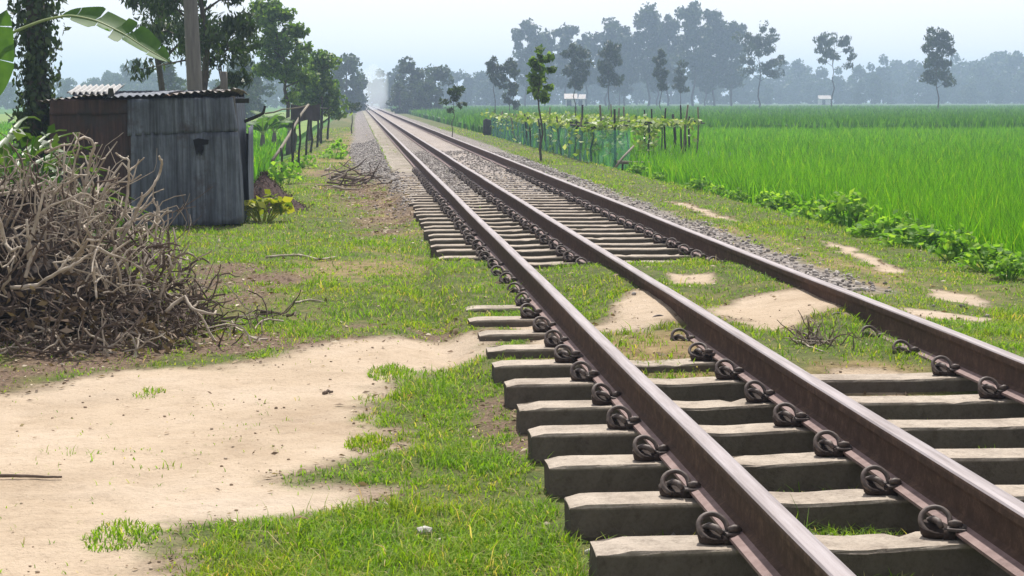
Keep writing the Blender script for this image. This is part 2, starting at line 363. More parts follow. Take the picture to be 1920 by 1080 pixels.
LITT = [
 ([(-200, 680), (60, 640), (250, 600), (430, 640), (600, 640), (640, 670), (420, 695), (200, 705), (-200, 760)], .02, .12, .2),
 ([(330, 520), (540, 520), (560, 560), (470, 600), (330, 600)], .02, .15, .2),
 ([(890, 745), (985, 745), (1000, 850), (900, 840)], .03, .07, .12),
 ([(640, 625), (860, 612), (880, 645), (640, 662)], .03, .06, .14),
 ([(590, 320), (720, 305), (730, 350), (600, 365)], .03, .2, .3),
 ([(650, 915), (780, 905), (760, 945), (640, 945)], .03, .05, .12),
]
LITT.append(([(640, 352), (765, 340), (810, 425), (700, 440)], .03, .25, .3))
DRYP = [([(650, 345), (760, 335), (815, 440), (700, 450)], .03, .3, .3),
        ([(590, 345), (700, 290), (678, 240), (640, 250), (560, 320)], .0, .3, .3),
        ([(1110, 628), (1330, 640), (1420, 690), (1600, 700), (1660, 745), (1330, 700), (1160, 680)], .15, .10, .2),
        ([(1740, 690), (1560, 680), (1500, 700), (1700, 745)], .15, .1, .2),
        ([(440, 560), (600, 500), (760, 480), (800, 520), (620, 560)], .02, .3, .3),
        ([(1330, 400), (1700, 520), (1600, 560), (1200, 400)], .02, .2, .3)]
def masks(X, Y):
    d = {}
    d['dirt'] = np.zeros(X.shape)
    for k, (p, z, so_, wo) in enumerate(DIRT): d['dirt'] = np.maximum(d['dirt'], poly_mask(X, Y, p, z, so_, wo, k))
    lit = np.zeros(X.shape)
    for k, (p, z, so_, wo) in enumerate(LITT): lit = np.maximum(lit, poly_mask(X, Y, p, z, so_, wo, 40+k))
    ed_ = d['dirt']*(1-d['dirt'])*4; lit = np.maximum(lit, ed_*.9)
    d['litter'] = lit*ss(.30, .55, fbm(X*4, Y*4, 91))
    dr = np.zeros(X.shape)
    for k, (p, z, so_, wo) in enumerate(DRYP): dr = np.maximum(dr, poly_mask(X, Y, p, z, so_, wo, 80+k))
    d['dry'] = np.clip(dr*.8*ss(.25, .6, fbm(X*1.5, Y*.8, 19)), 0, 1)
    d['dry'] = np.clip(d['dry']+.32*ss(.54, .70, fbm(X*.8+4, Y*.45, 23))*ss(.3, .6, fbm(X*5, Y*3, 24)), 0, 1)
    n = (fbm(X*2.2, Y*1.1, 5)-.5)*.7
    edge = ss(-.12, .15, n*.5+np.minimum(X-(.55-ss(24, 45, Y)*.75), 3.95-X+.4*ss(25, 60, Y)))
    b = edge*np.where(X < 1.2, ss(21, 27, Y+n*6), np.where(X < XM, ss(19, 25, Y+n*5), np.where(X < 3.1, ss(17, 23, Y+n*5), ss(11.8, 13.2, Y+n*2))))
    d['ballast'] = np.where((X > .62) & (X < 1.1) & (Y > 32), 0, b)
    bed = (X > SX0-.02) & (X < SX1)
    du = np.where(bed, ss(24, 34, Y)*.75, 0); du = np.where((X > XL) & (X < XM), du*.35*ss(40, 70, Y)/.75, du)
    d['dust'] = np.clip(du*(.55+.9*(fbm(X*3, Y*.6, 3)-.25)), 0, 1)
    right = ss(6.0, 6.5, X+(fbm(X, Y*.7, 8)-.5)*.6)*ss(8, 12, Y); left = ss(1.75, 2.3, -X+(fbm(X, Y*.6, 9)-.5)*.8)*ss(29, 31, Y)
    d['paddy'] = np.maximum(right, left)
    return d
def height(X, Y):
    z = .02*(fbm(X*1.7, Y*1.7, 2)-.5)+.012*(fbm(X*8, Y*8, 4, 3)-.5)
    c = ss(7.9, 9.0, Y)*(1-ss(13.0, 14.0, Y))
    inside = ss(1.0, 1.25, X)*(1-ss(3.0, 3.4, X)); stripL = ss(.45, .68, X)*(1-ss(1.0, 1.25, X)); out = 1-ss(.2, .68, X); outR = ss(3.0, 3.4, X)
    lo = .035+.10*ss(14, 27, Y)-0*X
    zi = lo*(1-c)+.168*c
    # right gauge: the earth reaches the sleeper tops a little nearer
    c2 = ss(7.6, 8.3, Y)*(1-ss(13.6, 14.6, Y)); zi = np.where(X > XM+.1, lo*(1-c2)+.17*c2, zi)
    # earth and turf are trodden up against the middle and right rails at the crossing
    hump = ss(9.0, 10.2, Y)*(1-ss(12.6, 13.8, Y)); zi = zi+hump*(.075*ss(1.35, 1.78, X)*(1-ss(XM, XM+.25, X))+.06*ss(2.4, 2.82, X)*(1-ss(XR, XR+.25, X)))
    cl = ss(8.0, 9.4, Y)*.55+ss(10.6, 11.6, Y)*.45; cl = cl*(1-ss(13.8, 15.5, Y))
    zs = lo*(1-cl)+.165*cl
    zo = .02+.055*ss(8, 10, Y)+.05*ss(11, 12, Y)-.13*ss(15, 20, Y)
    zr = (.075+.05*ss(22, 32, Y))*(1-ss(3.6, 4.7, X))-.03*ss(3.3, 3.5, X)*ss(11, 13, Y)*(1-ss(24, 34, Y))*(1-ss(3.7, 4.2, X))
    z = z+inside*zi+stripL*zs+out*zo+outR*zr
    far = ss(26, 34, Y)
    body = ss(.1, .7, X)*(1-ss(3.35, 4.4, X))
    z = z*(1-far)+far*(.146*body+.005*(vn(X*14, Y*14, 6)-.5)*(1-ss(60, 90, Y))+.006*ss(55, 90, Y)*body)
    z = z+.016*(fbm(X*4.2, Y*4.2, 41, 3)-.5)*(1-ss(10, 16, Y))*(1-ss(.2, .6, X))
    drop = -.32*ss(5.4, 6.4, X)*ss(6, 10, Y)-.28*ss(1.4, 2.4, -X)*ss(26, 31, Y)
    return z+drop
def axis(dense, lo, hi, g=1.12):
    a = list(dense); st = a[1]-a[0]
    x = a[0]; s_ = st; l = []
    while x > lo: s_ *= g; x -= s_; l.append(x)
    x = a[-1]; s_ = a[-1]-a[-2]; h = []
    while x < hi: s_ *= g; x += s_; h.append(x)
    return np.array(l[::-1]+a+h)
xs = axis(np.arange(-4.2, 6.8, .035), -900, 1300)
yd = [3.6]
while yd[-1] < 60: yd.append(yd[-1]+.028*(max(yd[-1], 4)/5)**1.35)
ys = axis(yd, -55, 1450, 1.09)
GX, GY = np.meshgrid(xs, ys); gx, gy = GX.ravel(), GY.ravel()
MK = masks(gx, gy); GZ = height(gx, gy)
nx, ny = len(xs), len(ys)
ii = (np.arange(ny-1)[:, None]*nx+np.arange(nx-1)[None, :]).ravel()
gf = np.stack([ii, ii+1, ii+1+nx, ii+nx], 1)
ground = tag(mesh_np('ground', np.stack([gx, gy, GZ], 1), gf, GROUND, smooth=True, attrs=MK), kind='structure')

# ------------------------------------------------------------------ track
def rail_profile():
    half = [(.070, 0), (.070, .010), (.030, .024), (.010, .036), (.0085, .060), (.0085, .105), (.012, .122), (.034, .130), (.0345, .150), (.033, .158), (.027, .163), (.014, .1655)]
    return [(-x, z) for x, z in half][::-1]+[(x, z) for x, z in half]
def build_rail(xc, name_label):
    pr = np.array(rail_profile()); k = len(pr)
    Y = np.concatenate([np.arange(-4, 40, .5), np.arange(40, 420, 6)])
    dx = .004*(fbm(Y*.35+xc*9, Y*0, 12)-.5)*2*np.minimum(1, np.abs(Y)/6); dz = .006*(fbm(Y*.3+xc*5, Y*0+4, 13)-.5)*2
    V = np.zeros((len(Y), k, 3)); V[:, :, 0] = xc+pr[None, :, 0]+dx[:, None]; V[:, :, 1] = Y[:, None]; V[:, :, 2] = TOP+.016+pr[None, :, 1]+dz[:, None]
    Fc, M = [], []
    for i in range(len(Y)-1):
        for j in range(k):
            j2 = (j+1) % k; Fc.append((i*k+j, (i+1)*k+j, (i+1)*k+j2, i*k+j2))
            z = (pr[j, 1]+pr[j2, 1])/2; ax = abs(pr[j, 0]+pr[j2, 0])/2
            M.append(1 if z > .1575 else 2 if (z < .03 and ax > .028 and j2 != 0) else 0)
    b = MB(); b.add(V.reshape(-1, 3), Fc); b.F += [tuple(range(k)), tuple((len(Y)-1)*k+j for j in range(k))[::-1]]; b.M = M+[0, 0]
    o = b.build('rail', list(RAILS_M)); return tag(o, name_label, 'rail', 'three rails of the dual gauge track')
build_rail(XL, 'left of the three rusty steel rails, nearest the dirt path')
build_rail(XM, 'middle of the three rusty steel rails, closer to the left rail')
build_rail(XR, 'right of the three rusty steel rails, beside the rice field')

def sleeper_mesh(seed):
    L = SX1-SX0; nu = 54; xx = np.linspace(0, L, nu)
    dip = np.interp(xx, [0, .1, .30, .60, .78, 1.05, 1.30, 1.55, 1.9, 2.1, 2.36, L], [-.002, 0, 0, -.002, -.014, -.003, .002, -.002, -.006, -.002, 0, -.002])
    top_w = np.interp(xx, [0, .03, L-.03, L], [.165, .182, .182, .165]); H = .21
    rg = np.random.default_rng(seed)
    rings = []
    prof = [(-.60, -1), (-.57, -.5), (-.51, -.05), (-.497, -.006), (-.475, 0), (0, .0), (.475, 0), (.497, -.006), (.51, -.05), (.57, -.5), (.60, -1)]
    for i, x in enumerate(xx):
        endc = -.010 if i in (0, nu-1) else 0
        ring = []
        for (a, zf) in prof:
            z = zf*H if zf < -.02 else zf
            z = z+dip[i]*(1 if zf > -.2 else .4)+(endc if zf > -.05 else 0)
            j = .0007
            jz = rg.normal(0, j*.6); jy = rg.normal(0, j)
            if abs(a) in (.497, .475) and rg.random() < .05: jz -= rg.uniform(.006, .016)
            ring.append((x+rg.normal(0, .002)*(i in (0, nu-1)), a*top_w[i]+jy, z+jz))
        rings.append(ring)
    k = len(prof); V = np.array(rings).reshape(-1, 3)
    Fc = [(i*k+j, i*k+(j+1) % k, (i+1)*k+(j+1) % k, (i+1)*k+j) for i in range(nu-1) for j in range(k)]
    Fc += [tuple(range(k))[::-1], tuple((nu-1)*k+j for j in range(k))]
    V[:, 0] -= L/2
    b = MB(); b.add(V, Fc); return b
def clip_meshes():
    """spring clip standing left of a rail foot edge (the edge is local x = 0, sleeper top is z = 0)"""
    # cast shoulder: a bowl-like block hugging the lower left of the loop
    sh = MB(); n = 18; V = []
    lv = [(-.006, .040), (.004, .048), (.016, .053), (.028, .055), (.033, .050), (.026, .030)]
    for (z, rr) in lv:
        for j in range(n):
            a = 2*math.pi*j/n; V.append((-.056+rr*math.cos(a), .80*rr*math.sin(a), z+(.016*(-math.cos(a))*.5+.012*math.sin(a) if z > .01 else 0)))
    sh.add(V, [(i*n+j, i*n+(j+1) % n, (i+1)*n+(j+1) % n, (i+1)*n+j) for i in range(len(lv)-1) for j in range(n)])
    sh.F += [tuple((len(lv)-1)*n+j for j in range(n)), tuple(range(n))[::-1]]; sh.M += [0, 0]
    sh.box((-.010, 0, .010), (.040, .080, .032))
    cl = MB(); r = .0092; P = []
    for t in np.linspace(248, -8, 26):                        # the open loop, leaning back from the shoulder's rim
        a = R(t); P.append((-.056+.047*math.cos(a), .030*math.sin(a)-.004, .052+.038*math.sin(a)))
    P += [(.004, -.010, .041), (.024, -.020, .039)]
    cl.tube(P, np.concatenate([[.006, .0085], np.full(len(P)-3, r), [.0085]]), 8)
    cl.tube([(-.080, .030, .044), (-.062, .010, .053), (-.046, -.012, .050), (-.034, -.034, .036)], [.009, .0125, .0125, .008], 8)   # centre leg
    cl.tube([(-.012, -.030, .048), (.006, -.032, .051), (.024, -.030, .048), (.030, -.029, .044)], [.009, .0135, .0125, .007], 8)      # toe
    pd = MB(); pd.box((.010, -.016, .0335), (.062, .078, .008)); pd.box((.028, -.012, .0395), (.024, .050, .007))
    return sh, cl, pd
sh_, cl_, pd_ = clip_meshes()
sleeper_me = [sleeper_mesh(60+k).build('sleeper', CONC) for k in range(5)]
protoS = sh_.build('clip_shoulder', CAST, smooth=True); protoC = cl_.build('spring_clip', CLIPM, smooth=True); protoP = pd_.build('rail_pad', PADM)
names = ['nearest', 'second', 'third', 'fourth', 'fifth', 'sixth', 'seventh', 'eighth']
for i in range(0, 150):
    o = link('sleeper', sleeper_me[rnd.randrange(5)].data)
    j = .6 if i < 6 else 1.2
    o.location = ((SX0+SX1)/2+rnd.gauss(0, .010)*j, Y0+PITCH*i+rnd.gauss(0, .010), TOP+rnd.gauss(0, .0025))
    o.rotation_euler = (0, 0, rnd.gauss(0, .004)-.002)
    if i < 8:
        lb = f'{names[i]} concrete sleeper from the foreground, '+('standing clear of the grass under the rails' if i < 6 else 'half sunk in grass at the crossing')
    elif i < 15: lb = 'concrete sleeper almost buried in grass and earth at the crossing'
    elif i < 45: lb = 'concrete sleeper in the ladder of sleepers just beyond the grassy crossing'
    else: lb = 'far concrete sleeper sunk in dusty ballast down the track'
    tag(o, lb, 'sleeper', 'concrete sleepers under the rails')
    if i < 46:
        for xc in (XL, XM, XR):
            for sgn in (-1, 1):
                if sgn == 1: continue
                if 9 <= i <= 13 and xc != XL: continue
                jit = rnd.gauss(0, .17); tl = rnd.gauss(0, .06)
                for pr in (protoS, protoC, protoP):
                    c = pr.copy(); COL.objects.link(c); c.parent = o
                    c.location = (xc-(SX0+SX1)/2+sgn*.070+rnd.gauss(0, .002), rnd.gauss(0, .004), 0.0)
                    c.rotation_euler = (tl, 0, jit); c.scale = (.92, .92, .90)
for p in sleeper_me+[protoS, protoC, protoP]: bpy.data.objects.remove(p)

# ------------------------------------------------------------------ ballast stones, grass, litter (uncountable)
def ico():
    t = (1+5**.5)/2
    v = np.array([(-1, t, 0), (1, t, 0), (-1, -t, 0), (1, -t, 0), (0, -1, t), (0, 1, t), (0, -1, -t), (0, 1, -t), (t, 0, -1), (t, 0, 1), (-t, 0, -1), (-t, 0, 1)])
    f = np.array([(0, 11, 5), (0, 5, 1), (0, 1, 7), (0, 7, 10), (0, 10, 11), (1, 5, 9), (5, 11, 4), (11, 10, 2), (10, 7, 6), (7, 1, 8), (3, 9, 4), (3, 4, 2), (3, 2, 6), (3, 6, 8), (3, 8, 9), (4, 9, 5), (2, 4, 11), (6, 2, 10), (8, 6, 7), (9, 8, 1)])
    return v/np.linalg.norm(v[0]), f
def scatter(n, x0, x1, y0, y1):
    return rng.uniform(x0, x1, n), rng.uniform(y0, y1, n)
def stones():
    X, Y = [], []
    for (x0, x1, y0, y1, n) in ((3.0, 4.25, 11, 20, 1500), (3.0, 4.4, 20, 45, 3000), (-.3, .75, 21, 60, 4000), (.6, 1.9, 5, 34, 2200), (1.2, 1.8, 19, 45, 3600), (1.9, 3.0, 16, 45, 3500), (.2, .75, 16, 24, 500), (3.0, 3.6, 5, 8, 200)):
        a, b = scatter(n, x0, x1, y0, y1); X.append(a); Y.append(b)
    X = np.concatenate(X); Y = np.concatenate(Y)
    mk = masks(X, Y); near = (Y < 8.2) & (X > .7)
    keep = rng.random(len(X)) < np.where(near, .5, mk['ballast']*(1-.6*mk['dust'])+.02)
    # nothing grows through a sleeper: drop stones that would sit on the sleeper tops
    ph = np.abs((Y-Y0+PITCH/2) % PITCH-PITCH/2); on = (ph < .12) & (X > SX0-.02) & (X < SX1+.02) & (Y > 4.5)
    keep &= ~(on & (Y < 26)) & ~(on & (rng.random(len(X)) < .8))
    X, Y = X[keep], Y[keep]; n = len(X)
    v, f = ico(); S = rng.uniform(.014, .034, n)*(.8+.25*ss(15, 40, Y))
    A = rng.normal(size=(n, 3, 3)); Q, _ = np.linalg.qr(A)
    V = v[None]*(1+rng.normal(0, .16, (n, 12, 1)))*np.stack([np.ones(n), rng.uniform(.6, 1, n), rng.uniform(.45, .8, n)], 1)[:, None, :]
    V = np.einsum('nij,nkj->nki', Q, V)*S[:, None, None]
    V += np.stack([X, Y, height(X, Y)+S*.25], 1)[:, None, :]
    Fc = (f[None]+(np.arange(n)*12)[:, None, None]).reshape(-1, 3)
    tag(mesh_np('ballast_stones', V.reshape(-1, 3), Fc, STONE), 'loose grey ballast stones lying along and between the rails', 'ballast', kind='stuff')
stones()

def blades(name, X, Y, Z, H, W, lean, mat, label, cat, seg=2, extra=None):
    """curved tapering blades, five vertices and three triangles each"""
    n = len(X); a = rng.uniform(0, 2*math.pi, n); dx, dy = np.cos(a), np.sin(a)
    b = a+math.pi/2+rng.normal(0, .5, n); wx, wy = np.cos(b)*W/2, np.sin(b)*W/2
    V = np.zeros((n, 5, 3)); l = lean*H
    V[:, 0] = np.stack([X-wx, Y-wy, Z], 1); V[:, 1] = np.stack([X+wx, Y+wy, Z], 1)
    mx, my, mz = X+dx*l*.35, Y+dy*l*.35, Z+H*.6
    V[:, 2] = np.stack([mx-wx*.8, my-wy*.8, mz], 1); V[:, 3] = np.stack([mx+wx*.8, my+wy*.8, mz], 1)
    V[:, 4] = np.stack([X+dx*l, Y+dy*l, Z+H*np.sqrt(np.clip(1-.25*lean**2, .3, 1))], 1)
    f = np.array([(0, 1, 3), (0, 3, 2), (2, 3, 4)]); Fc = (f[None]+(np.arange(n)*5)[:, None, None]).reshape(-1, 3)
    V = V.reshape(-1, 3)
    if extra is not None:
        eV, eF = extra; Fc = np.concatenate([Fc, eF+len(V)]); V = np.concatenate([V, eV])
    return tag(mesh_np(name, V, Fc, mat), label, cat, kind='stuff')
def grass():
    XX, YY = [], []
    for (y0, y1, den) in ((4.2, 6, 11000), (6, 8, 8000), (8, 11, 4600), (11, 15, 2300), (15, 21, 1200), (21, 32, 520), (32, 52, 170), (52, 95, 50)):
        x0, x1 = -.205*y1-1.0, min(.40*y1+.3, 6.4); n = int((x1-x0)*(y1-y0)*den)
        a, b = scatter(n, x0, x1, y0, y1); XX.append(a); YY.append(b)
    X = np.concatenate(XX); Y = np.concatenate(YY); mk = masks(X, Y)
    cl = fbm(X*2.6, Y*1.6, 71); cl2 = fbm(X*9, Y*6, 72, 3)
    bare = np.clip(mk['dirt']*1.15+mk['litter']*.75+mk['ballast']*.93+mk['dust']+mk['dry']*.62, 0, 1)
    wide = fbm(X*.9+7, Y*.55, 73)
    p = (1-bare)*(.25+1.0*ss(.32, .6, cl2))*(.55+.6*ss(.3, .6, cl))*np.maximum(.45+.75*ss(.34, .58, wide), .9*(1-ss(6.5, 10, Y)))
    bed = (X > SX0) & (X < SX1)
    p = np.where(bed & (Y < 7.9), .10*ss(.5, .7, cl2)+.05+.5*(X > 1.3)*ss(.50, .62, cl), p)
    p = np.where(bed & (Y > 14.2), p*.22*ss(.45, .7, cl), p)
    ph = np.abs((Y-Y0+PITCH/2) % PITCH-PITCH/2); onS = (ph < .13) & (X > SX0-.01) & (X < SX1+.01)
    cross = (Y > 8.4) & (Y < 13.8); thr = np.where(X < 1.1, .55, np.where(cross, .0, 1))
    p = np.where(onS, np.where(cross & (X > 1.1), p, np.where(cross & (Y > 10.6), p*.55, 0)), p)
    for rc in (XL, XM, XR): p = np.where(np.abs(X-rc) < .045, 0, p)
    p = p+mk['dirt']*(X < .5)*(.004+.10*ss(.60, .74, cl2)*ss(.45, .6, cl))
    keep = rng.random(len(X)) < p*(1-mk['paddy'])
    X, Y, cl, cl2, bd = X[keep], Y[keep], cl[keep], cl2[keep], bare[keep]
    tall = ss(.52, .7, cl)
    for (px, py, r, z) in ((1640, 630, .35, .17), (900, 1050, .6, .02), (730, 1050, .5, .02), (1350, 680, .3, .15), (850, 480, .8, .05)):
        q = gnd(px, py, z); tall = np.maximum(tall, .9*np.exp(-((X-q[0])**2+((Y-q[1])*.8)**2)/r**2))
    H = (.014+.026*rng.random(len(X))**1.5+.045*tall*rng.random(len(X)))*(1-.45*bd)*(1+.25*ss(10, 30, Y))
    H = np.where((rng.random(len(X)) < .02), H*2.1, H)
    W = (.0016+.0020*rng.random(len(X)))*(1+Y/8)
    blades('grass', X, Y, height(X, Y)-.004, H, W, rng.uniform(.3, 1.7, len(X)), GRASS, 'short grazed green grass around the track and path', 'grass')
grass()

def cards(C, S, asp=.5, normal=None, rg=None, fold=.25, droop=0.0, flat=1.0):
    """diamond leaves: centre C (n,3), length S; returns V (n*4,3), F"""
    rg = rg or rng; n = len(C)
    D = rg.normal(size=(n, 3)); D[:, 2] = D[:, 2]*flat-droop*1.6; D /= np.linalg.norm(D, axis=1, keepdims=True)
    U = rg.normal(size=(n, 3)) if normal is None else normal+rg.normal(0, .45, (n, 3))
    Wd = np.cross(D, U); Wd /= np.linalg.norm(Wd, axis=1, keepdims=True)+1e-9; Nn = np.cross(Wd, D)
    S = np.asarray(S)[:, None]
    a = C-D*S*.5; c = C+D*S*.5; b = C+Wd*S*asp*.5+Nn*S*fold*.3-D*S*.06; d = C-Wd*S*asp*.5+Nn*S*fold*.3-D*S*.06
    V = np.stack([a, b, c, d], 1).reshape(-1, 3)
    Fc = np.arange(n*4).reshape(n, 4); return V, Fc
def litter():
    X, Y = scatter(90000, -2.6, 6, 4.3, 30); mk = masks(X, Y)
    p = mk['litter']*.7+.07*(1-mk['dirt'])*(1-mk['ballast'])+mk['dirt']*.02*(ss(.45, .7, fbm(X*3, Y*3, 15)))+.02
    k = (rng.random(len(X)) < p) & (mk['paddy'] < .3); X, Y = X[k], Y[k]; n = len(X)
    S = rng.uniform(.012, .05, n)*(.75+Y/28)
    C = np.stack([X, Y, height(X, Y)+S*.06+.004], 1)
    D = np.stack([rng.normal(size=n), rng.normal(size=n), rng.normal(0, .18, n)], 1)
    up_ = np.tile([0, 0, 1.], (n, 1))
    V, Fc = cards(C, S*rng.uniform(.5, 1.1, n), .42, up_, flat=.14)
    tag(mesh_np('leaf_litter', V, Fc, LITTER), 'dry brown leaves and chips strewn over path and grass', 'leaf litter', kind='stuff')
litter()
def crumbs():
    X, Y = scatter(60000, -2.2, 4.2, 4.3, 13); mk = masks(X, Y); c = fbm(X*2.2, Y*2.2, 66)
    k = rng.random(len(X)) < mk['dirt']*.06*ss(.48, .65, c)+mk['dirt']*.006+mk['litter']*.12; X, Y = X[k], Y[k]; n = len(X)
    v, f = ico(); S = .0022+.007*rng.random(n)**3; V = v[None]*(1+rng.normal(0, .2, (n, 12, 1)))*np.array([1, 1, .7])*S[:, None, None]+np.stack([X, Y, height(X, Y)+S*.3], 1)[:, None, :]
    tag(mesh_np('soil_crumbs', V.reshape(-1, 3), (f[None]+(np.arange(n)*12)[:, None, None]).reshape(-1, 3), CRUMB), 'crumbs of earth and tiny pebbles on the dirt path', 'crumbs', kind='stuff')
crumbs()

# ------------------------------------------------------------------ rice fields (uncountable blades)
def canopy(x0, x1, y0, y1, z, stepx, stepy, seed, amp=.05):
    xs_ = np.arange(x0, x1+stepx, stepx); ys_ = [y0]
    while ys_[-1] < y1: ys_.append(ys_[-1]+stepy*(1+(ys_[-1]-y0)/40))
    ys_ = np.array(ys_); A, B = np.meshgrid(xs_, ys_); a, b = A.ravel(), B.ravel()
    Z = z+amp*(fbm(a*1.2, b*.8, seed)-.5)*2+amp*.7*(vn(a*6, b*4, seed+5)-.5)
    n_, m_ = len(xs_), len(ys_); i = (np.arange(m_-1)[:, None]*n_+np.arange(n_-1)[None]).ravel()
    T = np.concatenate([np.stack([i, i+1, i+1+n_], 1), np.stack([i, i+1+n_, i+n_], 1)])
    return np.stack([a, b, Z], 1), T
def rice_right():
    XX, YY = [], []
    for (y0, y1, den) in ((13.5, 18, 1000), (18, 25, 560), (25, 36, 260), (36, 52, 115), (52, 78, 45)):
        x1 = .405*y1+1; n = int((x1-6.0)*(y1-y0)*den); a, b = scatter(n, 5.95, x1, y0, y1); XX.append(a); YY.append(b)
    X = np.concatenate(XX); Y = np.concatenate(YY)
    ed = 6.15+.35*(fbm(Y*.9, Y*0, 33)-.5)*2
    tr = (X < 10.3) & (Y > 38.5) & (Y < 76)
    k = (X > ed) & ~(tr & (rng.random(len(X)) < .7)); X, Y = X[k], Y[k]; n = len(X)
    H = (.50+.16*rng.random(n)+.10*(fbm(X*.5, Y*.5, 44)-.5))*(.85+.15*ss(0, .5, X-6.1))
    W = (.006+.005*rng.random(n))*(.7+Y/18)
    Z = height(X, Y)
    H = H+rng.random(n)**6*.12
    cv = canopy(7.2, 40, 20, 78, -.02, .5, .35, 3, .05)
    blades('rice_crop', X, Y, Z, H, W, rng.uniform(.1, .55, n), RICE, 'bright green young rice filling the near field right of the track', 'rice', extra=cv)
rice_right()
def rice_far():
    XX, YY = [], []
    for (y0, y1, den) in ((78, 90, 26), (90, 120, 9), (120, 180, 3.2), (180, 300, .9)):
        x1 = .405*y1+6; n = int((x1-5.6)*(y1-y0)*den); a, b = scatter(n, 5.6, x1, y0, y1); XX.append(a); YY.append(b)
    X = np.concatenate(XX); Y = np.concatenate(YY); n = len(X)
    k = Y > 78+.9*(fbm(X*.4, X*0, 21)-.3); X, Y = X[k], Y[k]; n = len(X)
    H = .62+.20*rng.random(n)+.30*(fbm(X*.12, Y*.3, 25)-.5); W = (.012+.01*rng.random(n))*(.7+Y/16)
    cv = canopy(5.7, 270, 79.5, 640, .26, 1.6, .8, 9, .09)
    # the crop's own front and side faces, down to the ground
    blades('rice_crop', X, Y, np.full(n, -.3), H+.16, W, rng.uniform(.1, .45, n), RICE2, 'deeper green taller rice beyond the dark field boundary line', 'rice', extra=cv)
rice_far()
def rice_left():
    X, Y = scatter(26000, -14, -1.9, 29, 62); a, b = scatter(9000, -26, -2.2, 62, 110)
    X = np.concatenate([X, a]); Y = np.concatenate([Y, b]); k = X < -1.95-.02*(Y-30)+.3*(fbm(Y*.5, Y*0, 2)-.5); X, Y = X[k], Y[k]; n = len(X)
    cv = canopy(-40, -2.6, 30, 230, -.02, .5, .5, 5, .05); 
    blades('rice_crop', X, Y, height(X, Y), .42+.2*rng.random(n), (.012+.008*rng.random(n))*(.7+Y/16), rng.uniform(.1, .5, n), RICE, 'bright green rice field behind the tin shed left of the track', 'rice', extra=cv)
rice_left()

